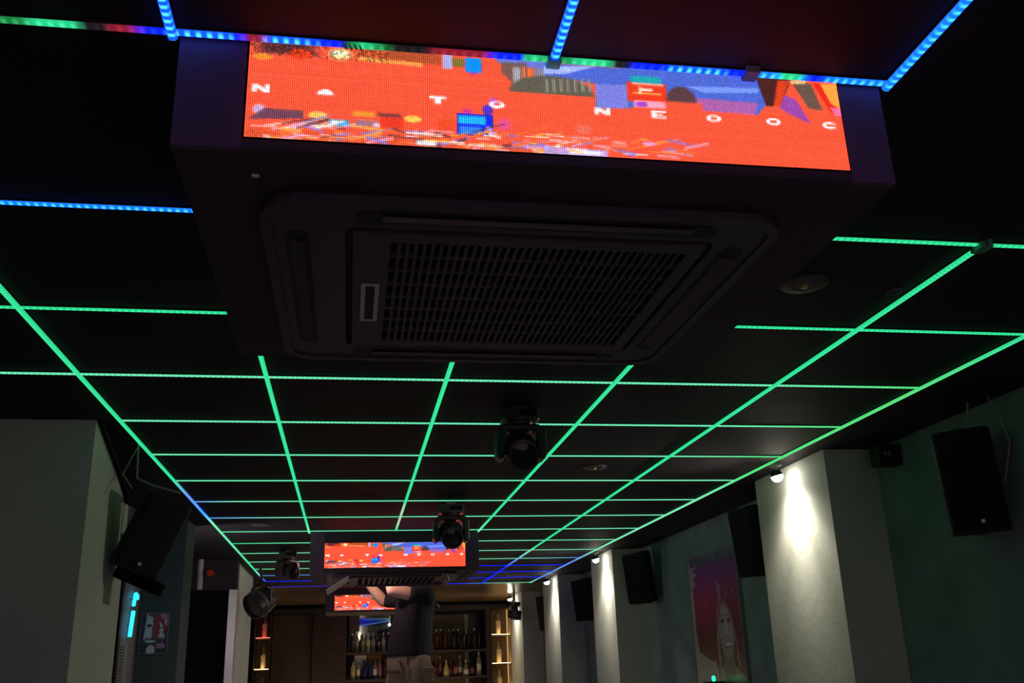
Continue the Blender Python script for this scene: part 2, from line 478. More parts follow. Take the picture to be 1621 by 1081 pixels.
for k in range(4):
    wb.tube([(-0.03 + 0.008 * k, YT[0] - 0.006, CEIL - 0.004), (-0.026 + 0.008 * k, YT[0], CEIL - 0.012), (-0.022 + 0.007 * k, YT[0] + 0.01, CEIL - 0.003)], 0.0016, 6)
wb.build('connector_wires', mat('green_wire', (0.05, 0.35, 0.15), 0.5), s0)
MB().cbox((XM, YT[0] + 0.002, CEIL - 0.008), (0.022, 0.02, 0.014)).build('corner_connector', mat('clear_green_connector', (0.1, 0.4, 0.22), 0.3), s0)
strip('cyan blue LED strip at the left edge beside the big screen housing', (-1.42, YT[1]), (-0.275, YT[1]), solid(CY), H_)
s1r = strip('green LED strip at the right edge carrying a clear corner clip', (0.925, YT[1]), (2.40, YT[1]), solid(G), H_)
clip = MB()
clip.cbox((X2, YT[1], CEIL - 0.010), (0.030, 0.030, 0.018)); clip.cbox((X2, YT[1] + 0.022, CEIL - 0.008), (0.022, 0.02, 0.014)); clip.cbox((X2 + 0.004, YT[1] - 0.02, CEIL - 0.01), (0.012, 0.014, 0.02))
clip.build('corner_clip', MATS['clear_green_connector'], s1r)
strip('green LED strip on the left just before the air conditioner\'s rear edge', (-1.42, YT[2]), (-0.20, YT[2]), solid(G), H_)
strip('green LED strip on the right reaching the outermost lengthwise strip\'s start', (0.75, YT[2]), (XO, YT[2]), solid(G), H_)
strip('green crosswise LED strip nearest behind the big air conditioner, full ceiling width', (-1.42, YT[3]), (XO, YT[3]), [(0, GC), (2.8, GC), (3.5, GY)], H_)
cols = {4: [(0, GC), (2.4, GC), (3, GY)], 5: [(0, GC), (2.4, GC), (3, GY)], 6: [(0, GC), (3, GP)], 7: [(0, LB), (0.25, GP), (0.9, GC), (3, GP)], 8: [(0, LB), (0.5, GP), (1.1, GC), (3, GP)], 9: [(0, GP), (0.6, GC), (3, GP)],
        11: [(0, GC), (0.7, GP), (3, GP)], 12: [(0, GP), (0.4, GP), (0.7, GP), (2.4, GP), (3, LB)], 13: [(0, GP), (0.7, GP), (1.6, B), (3, B)], 14: [(0, LB), (0.5, LB), (1.5, B), (3, B)], 15: [(0, B), (3, B)], 16: [(0, V), (1.5, V), (2.2, B), (2.7, GP), (3, GP)]}
for j in range(4, 17):
    n = ORD[j - 2]
    if j == 10:
        strip('short green LED strip left of the far screen housing', (XA, YT[j]), (-0.305, YT[j]), [(0, G), (0.6, GP)], H_)
        strip('short green LED strip right of the far screen housing', (0.945, YT[j]), (XO, YT[j]), solid(GP), H_)
        continue
    c = 'green' if j < 13 else ('blue' if j < 16 else 'violet blue')
    lab = 'thin %s crosswise LED strip, %s counted from the big air conditioner' % (c, n if j < 16 else 'last')
    if j == 9: lab = 'thin green crosswise LED strip passing just in front of the far screen'
    if j == 4: lab = 'green crosswise LED strip interrupted by the nearer moving head light, upper one'
    if j == 5: lab = 'green crosswise LED strip interrupted by the nearer moving head light, lower one'
    strip(lab, (XA if j < 15 else XA - 0.02, YT[j]), (XO, YT[j]), cols[j], H_)

# ------------------------------------------------------------------ LED screens
SW, SH = 0.998, 0.1735
SCREEN_ART = [
 ('r', 0.057, 0.954, 0.057, 0.0945, (90, 50, 60), 0.5),
 ('e', 0.021, 0.842, 0.019, 0.0415, (255, 170, 60), 0.3),
 ('e', 0.078, 0.896, 0.0215, 0.068, (235, 70, 35), 0.3),
 ('e', 0.142, 0.922, 0.025, 0.085, (255, 235, 150), 0.6),
 ('e', 0.14, 0.931, 0.018, 0.0535, (255, 255, 225), 0.5),
 ('p', [(0.167, 1.009), (0.303, 1.0), (0.303, 0.881), (0.224, 0.876), (0.167, 0.87)], (190, 90, 50), 0.4),
 ('p', [(0.17, 0.914), (0.274, 0.889), (0.274, 0.846), (0.17, 0.872)], (255, 190, 90), 0.3),
 ('r', 0.314, 0.924, 0.008, 0.081, (195, 195, 225), 0.0),
 ('r', 0.332, 0.922, 0.01, 0.049, (150, 130, 60), 0.0),
 ('e', 0.357, 0.89, 0.017, 0.1025, (190, 60, 200), 0.3),
 ('r', 0.357, 0.906, 0.0135, 0.0805, (20, 165, 255), 0.0),
 ('p', [(0.391, 1.01), (0.498, 1.006), (0.497, 0.852), (0.456, 0.92), (0.4, 0.949)], (110, 140, 235), 0.2),
 ('p', [(0.404, 0.961), (0.447, 0.971), (0.447, 0.721), (0.428, 0.691), (0.403, 0.852)], (125, 100, 95), 0.3),
 ('r', 0.429, 0.821, 0.0065, 0.098, (190, 185, 190), 0.0),
 ('r', 0.451, 0.701, 0.0035, 0.216, (255, 140, 60), 0.0),
 ('r', 0.476, 0.788, 0.0195, 0.1415, (150, 150, 170), 0.2),
 ('r', 0.441, 0.826, 0.0025, 0.109, (230, 130, 90), 0.0),
 ('e', 0.459, 0.391, 0.026, 0.09, (170, 70, 35), 0.9),
 ('p', [(0.475, 0.989), (0.854, 1.012), (0.864, 0.696), (0.845, 0.561), (0.741, 0.569), (0.68, 0.668), (0.616, 0.542), (0.56, 0.519), (0.563, 0.792), (0.474, 0.851)], (82, 120, 225), 0.1),
 ('p', [(0.475, 0.951), (0.567, 0.995), (0.512, 0.881), (0.474, 0.864)], (215, 225, 250), 0.4),
 ('p', [(0.561, 0.791), (0.619, 0.804), (0.616, 0.542), (0.562, 0.52)], (150, 150, 225), 0.3),
 ('p', [(0.722, 0.837), (0.855, 0.871), (0.85, 0.817), (0.753, 0.775)], (150, 190, 250), 0.4),
 ('p', [(0.785, 1.019), (0.854, 1.012), (0.852, 0.921), (0.812, 0.928)], (90, 110, 230), 0.3),
 ('p', [(0.72, 0.71), (0.848, 0.701), (0.841, 0.56), (0.741, 0.569)], (215, 110, 190), 0.3),
 ('e', 0.487, 0.659, 0.0745, 0.197, (110, 105, 90), 0.1),
 ('r', 0.487, 0.483, 0.072, 0.164, (255, 100, 68), 0.0),
 ('r', 0.479, 0.736, 0.0025, 0.08, (165, 165, 150), 0.2),
 ('r', 0.491, 0.741, 0.0025, 0.0805, (165, 165, 150), 0.2),
 ('r', 0.503, 0.746, 0.002, 0.0805, (165, 165, 150), 0.2),
 ('r', 0.515, 0.752, 0.002, 0.081, (165, 165, 150), 0.2),
 ('r', 0.527, 0.757, 0.0025, 0.0805, (165, 165, 150), 0.2),
 ('r', 0.54, 0.763, 0.0025, 0.081, (165, 165, 150), 0.2),
 ('r', 0.552, 0.768, 0.002, 0.0815, (165, 165, 150), 0.2),
 ('r', 0.651, 0.731, 0.0355, 0.1135, (235, 70, 40), 0.0),
 ('r', 0.651, 0.88, 0.0275, 0.0395, (40, 190, 200), 0.0),
 ('r', 0.654, 0.825, 0.0285, 0.0125, (255, 190, 170), 0.0),
 ('r', 0.65, 0.765, 0.012, 0.015, (255, 235, 220), 0.0),
 ('r', 0.651, 0.721, 0.0255, 0.01, (255, 180, 90), 0.0),
 ('r', 0.639, 0.754, 0.003, 0.0415, (255, 220, 200), 0.0),
 ('e', 0.711, 0.669, 0.0275, 0.164, (105, 70, 75), 0.1),
 ('r', 0.716, 0.534, 0.033, 0.1245, (255, 100, 68), 0.1),
 ('r', 0.654, 0.601, 0.0305, 0.0435, (250, 190, 215), 0.2),
 ('e', 0.64, 0.598, 0.012, 0.0335, (190, 80, 215), 0.2),
 ('p', [(0.85, 0.997), (0.916, 1.001), (0.888, 0.68), (0.863, 0.67)], (80, 40, 40), 0.1),
 ('p', [(0.89, 0.977), (0.913, 0.987), (0.888, 0.68), (0.876, 0.675)], (240, 80, 40), 0.2),
 ('p', [(0.915, 0.975), (0.952, 0.966), (0.966, 0.661), (0.941, 0.677)], (110, 95, 85), 0.2),
 ('p', [(0.911, 0.986), (0.945, 1.001), (0.94, 0.96), (0.915, 0.949)], (255, 225, 170), 0.2),
 ('p', [(0.899, 0.813), (0.919, 0.77), (0.941, 0.499), (0.906, 0.586), (0.887, 0.655)], (165, 80, 215), 0.3),
 ('p', [(0.955, 0.98), (0.969, 0.973), (0.998, 0.623), (0.982, 0.642)], (230, 45, 30), 0.1),
 ('p', [(0.969, 0.973), (1.005, 0.989), (1.0, 0.701), (0.984, 0.746)], (255, 200, 80), 0.3),
 ('p', [(0.981, 0.706), (1.003, 0.703), (1.001, 0.612), (0.989, 0.607)], (245, 140, 215), 0.3),
 ('e', 0.02, 0.288, 0.0115, 0.06, (215, 200, 235), 0.3),
 ('p', [(0.028, 0.302), (0.088, 0.296), (0.088, 0.216), (0.003, 0.181)], (110, 75, 105), 0.3),
 ('e', 0.11, 0.257, 0.016, 0.0445, (255, 215, 110), 0.1),
 ('r', 0.181, 0.302, 0.0175, 0.0285, (255, 170, 60), 0.0),
 ('e', 0.258, 0.28, 0.0145, 0.037, (255, 220, 100), 0.1),
 ('r', 0.142, 0.195, 0.016, 0.032, (60, 190, 255), 0.0),
 ('r', 0.136, 0.195, 0.006, 0.0245, (220, 240, 255), 0.0),
 ('r', 0.186, 0.199, 0.0195, 0.0455, (190, 130, 140), 0.2),
 ('e', 0.201, 0.187, 0.007, 0.0375, (235, 215, 235), 0.3),
 ('r', 0.225, 0.229, 0.0185, 0.061, (235, 70, 45), 0.0),
 ('r', 0.221, 0.305, 0.0215, 0.0255, (150, 70, 70), 0.3),
 ('r', 0.312, 0.233, 0.0155, 0.072, (240, 90, 50), 0.2),
 ('e', 0.379, 0.426, 0.0095, 0.063, (90, 60, 220), 0.2),
 ('e', 0.389, 0.525, 0.0095, 0.042, (190, 90, 230), 0.4),
 ('e', 0.345, 0.396, 0.011, 0.0365, (215, 60, 170), 0.4),
 ('r', 0.358, 0.261, 0.03, 0.114, (30, 50, 235), 0.0),
 ('r', 0.353, 0.308, 0.023, 0.0445, (40, 200, 240), 0.0),
 ('r', 0.35, 0.199, 0.018, 0.039, (60, 150, 250), 0.0),
 ('e', 0.38, 0.213, 0.007, 0.0465, (200, 170, 255), 0.2),
 ('e', 0.405, 0.28, 0.0145, 0.0835, (230, 90, 190), 0.6),
 ('p', [(0.001, 0.082), (0.327, 0.086), (0.489, 0.063), (0.488, -0.019), (0.324, -0.007), (0.002, 0.003)], (225, 95, 60), 0.2),
 ('p', [(0.107, 0.159), (0.134, 0.216), (0.134, 0.203), (0.107, 0.146)], (255, 235, 225), 0.3),
 ('p', [(0.184, 0.019), (0.227, 0.079), (0.228, 0.053), (0.184, -0.006)], (245, 190, 220), 0.3),
 ('p', [(0.247, 0.14), (0.266, 0.167), (0.266, 0.154), (0.247, 0.128)], (255, 235, 225), 0.3),
 ('p', [(0.386, 0.055), (0.432, 0.057), (0.432, 0.042), (0.386, 0.04)], (150, 140, 250), 0.3),
 ('p', [(0.289, 0.061), (0.337, 0.155), (0.337, 0.127), (0.289, 0.033)], (255, 120, 60), 0.3),
 ('p', [(0.279, 0.071), (0.312, 0.051), (0.312, 0.037), (0.279, 0.057)], (150, 140, 250), 0.3),
 ('p', [(0.042, 0.005), (0.087, 0.007), (0.087, -0.013), (0.042, -0.015)], (255, 235, 225), 0.3),
 ('p', [(0.425, 0.101), (0.474, 0.023), (0.474, -0.004), (0.425, 0.073)], (255, 200, 90), 0.3),
 ('p', [(0.189, 0.077), (0.219, 0.078), (0.219, 0.065), (0.189, 0.064)], (150, 140, 250), 0.3),
 ('p', [(0.379, 0.195), (0.393, 0.196), (0.393, 0.173), (0.379, 0.172)], (245, 190, 220), 0.3),
 ('p', [(0.246, 0.105), (0.272, 0.14), (0.272, 0.11), (0.246, 0.074)], (255, 235, 225), 0.3),
 ('p', [(0.189, 0.148), (0.226, 0.151), (0.226, 0.135), (0.189, 0.133)], (255, 150, 70), 0.3),
 ('p', [(0.347, 0.141), (0.383, 0.212), (0.382, 0.183), (0.347, 0.112)], (255, 120, 60), 0.3),
 ('p', [(0.028, 0.129), (0.069, 0.187), (0.069, 0.165), (0.028, 0.107)], (255, 235, 225), 0.3),
 ('p', [(0.151, 0.15), (0.181, 0.212), (0.181, 0.201), (0.151, 0.139)], (150, 140, 250), 0.3),
 ('p', [(0.341, 0.023), (0.354, 0.041), (0.354, 0.025), (0.341, 0.007)], (255, 120, 60), 0.3),
 ('p', [(0.301, 0.038), (0.349, 0.134), (0.349, 0.11), (0.301, 0.014)], (150, 140, 250), 0.3),
 ('p', [(0.285, 0.031), (0.309, -0.008), (0.309, -0.023), (0.285, 0.016)], (255, 200, 90), 0.3),
 ('p', [(0.151, 0.18), (0.165, 0.181), (0.165, 0.167), (0.151, 0.167)], (150, 140, 250), 0.3),
 ('p', [(0.263, 0.112), (0.284, 0.154), (0.284, 0.125), (0.263, 0.083)], (255, 235, 225), 0.3),
 ('p', [(0.029, 0.039), (0.064, -0.017), (0.064, -0.046), (0.029, 0.01)], (255, 235, 225), 0.3),
 ('p', [(0.251, 0.085), (0.276, 0.045), (0.276, 0.034), (0.251, 0.074)], (150, 140, 250), 0.3),
 ('p', [(0.36, 0.126), (0.413, 0.198), (0.413, 0.178), (0.36, 0.106)], (255, 150, 70), 0.3),
 ('p', [(0.187, 0.178), (0.216, 0.161), (0.217, 0.146), (0.188, 0.163)], (255, 120, 60), 0.3),
 ('p', [(0.098, 0.143), (0.111, 0.121), (0.111, 0.106), (0.098, 0.128)], (255, 200, 90), 0.3),
 ('p', [(0.359, 0.124), (0.382, 0.125), (0.382, 0.108), (0.359, 0.107)], (245, 190, 220), 0.3),
 ('p', [(0.054, 0.071), (0.102, 0.172), (0.102, 0.149), (0.054, 0.048)], (255, 150, 70), 0.3),
 ('p', [(0.177, 0.106), (0.226, 0.174), (0.226, 0.152), (0.177, 0.085)], (150, 140, 250), 0.3),
 ('p', [(0.135, 0.095), (0.182, 0.066), (0.182, 0.05), (0.135, 0.079)], (245, 190, 220), 0.3),
 ('p', [(0.098, 0.033), (0.141, 0.007), (0.142, -0.01), (0.098, 0.017)], (255, 150, 70), 0.3),
 ('p', [(0.035, -0.002), (0.083, 0.098), (0.083, 0.075), (0.035, -0.024)], (255, 150, 70), 0.3),
 ('p', [(0.421, 0.183), (0.475, 0.29), (0.475, 0.266), (0.421, 0.159)], (255, 120, 60), 0.3),
 ('p', [(0.076, 0.061), (0.11, 0.04), (0.11, 0.015), (0.077, 0.037)], (255, 200, 90), 0.3),
 ('p', [(0.371, 0.163), (0.391, 0.164), (0.391, 0.141), (0.371, 0.14)], (255, 235, 225), 0.3),
 ('p', [(0.181, 0.045), (0.208, 0.101), (0.208, 0.086), (0.181, 0.031)], (255, 200, 90), 0.3),
 ('p', [(0.074, 0.066), (0.118, 0.039), (0.118, 0.018), (0.074, 0.045)], (245, 190, 220), 0.3),
 ('p', [(0.201, 0.172), (0.241, 0.108), (0.241, 0.096), (0.201, 0.16)], (255, 120, 60), 0.3),
 ('p', [(0.117, 0.04), (0.131, 0.018), (0.131, 0.006), (0.117, 0.028)], (255, 235, 225), 0.3),
 ('p', [(0.135, 0.118), (0.15, 0.109), (0.15, 0.079), (0.135, 0.089)], (255, 150, 70), 0.3),
 ('p', [(0.094, 0.002), (0.121, -0.015), (0.121, -0.04), (0.094, -0.023)], (255, 235, 225), 0.3),
 ('p', [(0.036, 0.008), (0.079, -0.018), (0.079, -0.035), (0.036, -0.009)], (255, 150, 70), 0.3),
 ('p', [(0.4, 0.061), (0.416, 0.082), (0.415, 0.053), (0.4, 0.033)], (130, 60, 70), 0.3),
 ('p', [(0.138, 0.03), (0.166, 0.069), (0.167, 0.043), (0.138, 0.004)], (150, 140, 250), 0.3),
 ('p', [(0.409, 0.173), (0.428, 0.174), (0.428, 0.153), (0.409, 0.152)], (150, 140, 250), 0.3),
 ('p', [(0.249, 0.026), (0.29, 0.028), (0.29, 0.018), (0.249, 0.016)], (255, 235, 225), 0.3),
 ('p', [(0.251, 0.102), (0.292, 0.186), (0.292, 0.165), (0.251, 0.082)], (245, 190, 220), 0.3),
 ('p', [(0.112, 0.026), (0.138, 0.079), (0.138, 0.054), (0.112, 0.001)], (130, 60, 70), 0.3),
 ('p', [(0.025, 0.009), (0.058, -0.044), (0.058, -0.072), (0.026, -0.019)], (150, 140, 250), 0.3),
 ('p', [(0.439, 0.114), (0.47, 0.096), (0.47, 0.073), (0.439, 0.091)], (255, 200, 90), 0.3),
 ('p', [(0.115, 0.071), (0.165, 0.04), (0.165, 0.023), (0.115, 0.054)], (255, 235, 225), 0.3),
 ('p', [(0.279, 0.07), (0.317, 0.072), (0.317, 0.056), (0.279, 0.054)], (255, 200, 90), 0.3),
 ('p', [(0.265, 0.128), (0.303, 0.106), (0.303, 0.094), (0.265, 0.116)], (130, 60, 70), 0.3),
 ('p', [(0.439, 0.175), (0.479, 0.177), (0.479, 0.16), (0.439, 0.158)], (255, 235, 225), 0.3),
 ('p', [(0.278, 0.098), (0.321, 0.1), (0.321, 0.088), (0.278, 0.086)], (255, 120, 60), 0.3),
 ('p', [(0.379, 0.185), (0.399, 0.153), (0.399, 0.122), (0.379, 0.154)], (255, 235, 225), 0.3),
 ('p', [(0.353, 0.022), (0.37, 0.046), (0.37, 0.022), (0.353, -0.001)], (245, 190, 220), 0.3),
 ('p', [(0.366, 0.08), (0.413, 0.005), (0.413, -0.019), (0.366, 0.056)], (255, 200, 90), 0.3),
 ('p', [(0.419, 0.076), (0.445, 0.077), (0.445, 0.062), (0.419, 0.061)], (245, 190, 220), 0.3),
 ('p', [(0.289, 0.013), (0.338, -0.017), (0.338, -0.035), (0.289, -0.006)], (255, 120, 60), 0.3),
 ('p', [(0.143, 0.102), (0.178, 0.045), (0.178, 0.03), (0.143, 0.087)], (255, 150, 70), 0.3),
 ('p', [(0.321, 0.085), (0.348, 0.041), (0.348, 0.012), (0.321, 0.055)], (255, 235, 225), 0.3),
 ('p', [(0.071, 0.162), (0.12, 0.165), (0.12, 0.135), (0.071, 0.132)], (245, 190, 220), 0.3),
 ('p', [(0.37, 0.034), (0.414, 0.008), (0.414, -0.012), (0.37, 0.014)], (245, 190, 220), 0.3),
 ('p', [(0.362, 0.174), (0.384, 0.219), (0.384, 0.203), (0.362, 0.157)], (255, 200, 90), 0.3),
 ('p', [(0.182, 0.079), (0.219, 0.021), (0.219, -0.004), (0.182, 0.055)], (150, 140, 250), 0.3),
 ('p', [(0.009, 0.125), (0.049, 0.127), (0.049, 0.113), (0.009, 0.111)], (255, 235, 225), 0.3),
 ('p', [(0.055, 0.162), (0.105, 0.233), (0.105, 0.217), (0.055, 0.146)], (130, 60, 70), 0.3),
 ('p', [(0.068, 0.1), (0.085, 0.135), (0.085, 0.11), (0.068, 0.076)], (245, 190, 220), 0.3),
 ('p', [(0.166, 0.183), (0.213, 0.154), (0.213, 0.141), (0.166, 0.169)], (255, 200, 90), 0.3),
 ('p', [(0.098, 0.123), (0.129, 0.167), (0.129, 0.15), (0.098, 0.106)], (255, 120, 60), 0.3),
 ('p', [(0.416, 0.111), (0.451, 0.09), (0.451, 0.073), (0.416, 0.094)], (150, 140, 250), 0.3),
 ('p', [(0.077, 0.164), (0.126, 0.268), (0.127, 0.252), (0.077, 0.148)], (150, 140, 250), 0.3),
 ('p', [(0.451, 0.181), (0.471, 0.22), (0.47, 0.192), (0.451, 0.153)], (255, 200, 90), 0.3),
 ('p', [(0.105, 0.176), (0.152, 0.147), (0.153, 0.126), (0.105, 0.155)], (130, 60, 70), 0.3),
 ('p', [(0.327, 0.029), (0.378, 0.097), (0.378, 0.079), (0.327, 0.011)], (255, 120, 60), 0.3),
 ('p', [(0.244, 0.156), (0.275, 0.158), (0.275, 0.129), (0.244, 0.128)], (150, 140, 250), 0.3),
 ('p', [(0.435, 0.054), (0.466, 0.094), (0.466, 0.068), (0.435, 0.028)], (150, 140, 250), 0.3),
 ('p', [(0.267, 0.046), (0.303, 0.024), (0.303, -0.002), (0.267, 0.02)], (130, 60, 70), 0.3),
 ('p', [(0.388, 0.055), (0.404, 0.055), (0.404, 0.04), (0.388, 0.04)], (255, 235, 225), 0.3),
 ('p', [(0.304, 0.068), (0.341, 0.07), (0.341, 0.049), (0.304, 0.047)], (255, 235, 225), 0.3),
 ('p', [(0.08, 0.167), (0.112, 0.212), (0.112, 0.186), (0.08, 0.141)], (255, 235, 225), 0.3),
 ('p', [(0.091, 0.163), (0.133, 0.166), (0.133, 0.138), (0.091, 0.135)], (255, 235, 225), 0.3),
 ('p', [(0.233, 0.028), (0.278, 0.119), (0.278, 0.092), (0.233, 0.001)], (255, 120, 60), 0.3),
 ('p', [(0.103, 0.128), (0.151, 0.23), (0.152, 0.202), (0.103, 0.1)], (255, 235, 225), 0.3),
 ('p', [(0.219, 0.162), (0.246, 0.163), (0.246, 0.135), (0.219, 0.134)], (255, 120, 60), 0.3),
 ('p', [(0.461, 0.051), (0.501, 0.103), (0.501, 0.084), (0.461, 0.032)], (255, 150, 70), 0.3),
 ('p', [(0.226, 0.177), (0.259, 0.125), (0.259, 0.105), (0.226, 0.157)], (130, 60, 70), 0.3),
 ('p', [(0.129, 0.142), (0.168, 0.197), (0.168, 0.181), (0.129, 0.126)], (255, 235, 225), 0.3),
 ('p', [(0.219, 0.109), (0.271, 0.077), (0.271, 0.061), (0.219, 0.092)], (130, 60, 70), 0.3),
 ('p', [(0.435, 0.132), (0.479, 0.134), (0.479, 0.119), (0.434, 0.117)], (245, 190, 220), 0.3),
 ('p', [(0.04, 0.099), (0.074, 0.149), (0.075, 0.125), (0.04, 0.076)], (245, 190, 220), 0.3),
 ('p', [(0.352, 0.184), (0.406, 0.292), (0.406, 0.279), (0.352, 0.171)], (130, 60, 70), 0.3),
 ('p', [(0.097, 0.01), (0.135, -0.014), (0.135, -0.041), (0.097, -0.018)], (255, 120, 60), 0.3),
 ('p', [(0.052, 0.112), (0.081, 0.153), (0.081, 0.123), (0.052, 0.082)], (255, 235, 225), 0.3),
 ('p', [(0.111, 0.027), (0.128, 0.028), (0.128, -0.002), (0.112, -0.002)], (255, 120, 60), 0.3),
 ('p', [(0.261, 0.071), (0.31, 0.138), (0.31, 0.126), (0.261, 0.06)], (130, 60, 70), 0.3),
 ('p', [(0.347, 0.061), (0.392, 0.063), (0.392, 0.039), (0.346, 0.037)], (255, 235, 225), 0.3),
 ('p', [(0.274, 0.078), (0.316, 0.08), (0.316, 0.054), (0.274, 0.052)], (255, 200, 90), 0.3),
 ('p', [(0.078, 0.136), (0.126, 0.238), (0.127, 0.209), (0.078, 0.108)], (130, 60, 70), 0.3),
 ('p', [(0.422, 0.076), (0.464, 0.157), (0.463, 0.129), (0.422, 0.049)], (255, 120, 60), 0.3),
 ('p', [(0.09, 0.151), (0.121, 0.102), (0.121, 0.081), (0.091, 0.13)], (150, 140, 250), 0.3),
 ('p', [(0.165, 0.049), (0.21, 0.141), (0.21, 0.115), (0.166, 0.024)], (255, 200, 90), 0.3),
 ('p', [(0.069, 0.135), (0.09, 0.164), (0.09, 0.143), (0.069, 0.114)], (245, 190, 220), 0.3),
 ('p', [(0.313, 0.126), (0.348, 0.173), (0.348, 0.161), (0.313, 0.114)], (255, 200, 90), 0.3),
 ('p', [(0.468, 0.177), (0.505, 0.247), (0.504, 0.237), (0.468, 0.166)], (255, 200, 90), 0.3),
 ('p', [(0.135, 0.056), (0.16, 0.106), (0.16, 0.085), (0.136, 0.035)], (150, 140, 250), 0.3),
 ('p', [(0.372, 0.054), (0.391, 0.024), (0.391, -0.007), (0.372, 0.024)], (255, 150, 70), 0.3),
 ('p', [(0.16, 0.181), (0.199, 0.157), (0.199, 0.138), (0.16, 0.162)], (255, 200, 90), 0.3),
 ('p', [(0.052, 0.12), (0.086, 0.099), (0.086, 0.071), (0.052, 0.092)], (255, 200, 90), 0.3),
 ('p', [(0.457, 0.112), (0.477, 0.08), (0.477, 0.057), (0.457, 0.089)], (150, 140, 250), 0.3),
 ('p', [(0.276, 0.061), (0.289, 0.04), (0.289, 0.021), (0.276, 0.042)], (255, 200, 90), 0.3),
 ('p', [(0.287, 0.17), (0.324, 0.172), (0.324, 0.157), (0.287, 0.155)], (245, 190, 220), 0.3),
 ('p', [(0.293, 0.164), (0.319, 0.122), (0.319, 0.098), (0.293, 0.14)], (130, 60, 70), 0.3),
 ('p', [(0.449, 0.035), (0.472, -0.001), (0.472, -0.019), (0.449, 0.018)], (255, 235, 225), 0.3),
 ('p', [(0.25, 0.124), (0.297, 0.096), (0.297, 0.082), (0.25, 0.11)], (255, 120, 60), 0.3),
 ('p', [(0.055, 0.015), (0.089, 0.063), (0.09, 0.034), (0.055, -0.014)], (245, 190, 220), 0.3),
 ('p', [(0.329, 0.089), (0.344, 0.118), (0.344, 0.091), (0.329, 0.062)], (130, 60, 70), 0.3),
 ('p', [(0.441, 0.063), (0.479, 0.064), (0.479, 0.043), (0.441, 0.041)], (245, 190, 220), 0.3),
 ('p', [(0.027, 0.085), (0.072, 0.058), (0.072, 0.044), (0.027, 0.072)], (255, 120, 60), 0.3),
 ('p', [(0.129, 0.055), (0.178, 0.058), (0.178, 0.03), (0.129, 0.028)], (255, 150, 70), 0.3),
 ('r', 0.28, 0.038, 0.0185, 0.03, (235, 245, 255), 0.3),
 ('p', [(0.246, 0.146), (0.305, 0.138), (0.305, 0.108), (0.246, 0.126)], (255, 235, 225), 0.2),
 ('p', [(0.469, 0.088), (0.576, 0.068), (0.575, -0.008), (0.468, -0.018)], (200, 190, 245), 0.3),
 ('r', 0.538, 0.031, 0.0335, 0.0235, (235, 245, 255), 0.3),
 ('p', [(0.48, 0.157), (0.509, 0.149), (0.508, 0.127), (0.479, 0.134)], (255, 235, 225), 0.4),
 ('p', [(0.516, 0.1), (0.552, 0.158), (0.551, 0.137), (0.516, 0.079)], (150, 140, 250), 0.4),
 ('p', [(0.516, 0.1), (0.533, 0.128), (0.533, 0.116), (0.515, 0.088)], (255, 235, 225), 0.4),
 ('p', [(0.472, 0.218), (0.492, 0.2), (0.491, 0.183), (0.472, 0.201)], (255, 235, 225), 0.4),
 ('p', [(0.49, 0.105), (0.522, 0.156), (0.522, 0.138), (0.49, 0.087)], (255, 235, 225), 0.4),
 ('p', [(0.484, 0.141), (0.499, 0.137), (0.499, 0.126), (0.484, 0.13)], (245, 190, 220), 0.4),
 ('p', [(0.55, 0.173), (0.579, 0.221), (0.579, 0.21), (0.55, 0.162)], (245, 190, 220), 0.4),
 ('p', [(0.7, 0.204), (0.735, 0.172), (0.735, 0.155), (0.7, 0.186)], (150, 140, 250), 0.4),
 ('p', [(0.61, 0.053), (0.625, 0.039), (0.625, 0.024), (0.609, 0.039)], (255, 200, 90), 0.4),
 ('p', [(0.707, 0.15), (0.75, 0.219), (0.75, 0.194), (0.707, 0.126)], (245, 190, 220), 0.4),
 ('p', [(0.601, 0.052), (0.62, 0.035), (0.62, 0.017), (0.601, 0.034)], (150, 140, 250), 0.4),
 ('p', [(0.508, 0.192), (0.547, 0.194), (0.547, 0.172), (0.507, 0.17)], (245, 190, 220), 0.4),
 ('p', [(0.585, 0.173), (0.607, 0.167), (0.607, 0.147), (0.584, 0.153)], (255, 235, 225), 0.4),
 ('p', [(0.676, 0.086), (0.698, 0.087), (0.697, 0.065), (0.676, 0.064)], (255, 150, 70), 0.4),
 ('p', [(0.491, 0.043), (0.503, 0.062), (0.503, 0.053), (0.491, 0.033)], (245, 190, 220), 0.4),
 ('p', [(0.51, 0.057), (0.532, 0.037), (0.532, 0.018), (0.51, 0.039)], (255, 200, 90), 0.4),
 ('p', [(0.619, 0.056), (0.644, 0.05), (0.643, 0.033), (0.619, 0.04)], (255, 235, 225), 0.4),
 ('p', [(0.492, 0.21), (0.503, 0.199), (0.503, 0.176), (0.492, 0.186)], (255, 235, 225), 0.4),
 ('p', [(0.601, 0.051), (0.623, 0.052), (0.623, 0.037), (0.601, 0.036)], (255, 235, 225), 0.4),
 ('p', [(0.552, 0.206), (0.575, 0.2), (0.574, 0.187), (0.552, 0.193)], (245, 190, 220), 0.4),
 ('p', [(0.571, 0.093), (0.594, 0.072), (0.594, 0.062), (0.571, 0.082)], (245, 190, 220), 0.4),
 ('p', [(0.52, 0.216), (0.539, 0.198), (0.539, 0.187), (0.519, 0.205)], (255, 150, 70), 0.4),
 ('p', [(0.645, 0.092), (0.684, 0.082), (0.683, 0.067), (0.645, 0.078)], (255, 150, 70), 0.4),
 ('p', [(0.684, 0.099), (0.72, 0.067), (0.72, 0.052), (0.684, 0.084)], (245, 190, 220), 0.4),
 ('p', [(0.668, 0.101), (0.693, 0.103), (0.693, 0.083), (0.668, 0.081)], (245, 190, 220), 0.4),
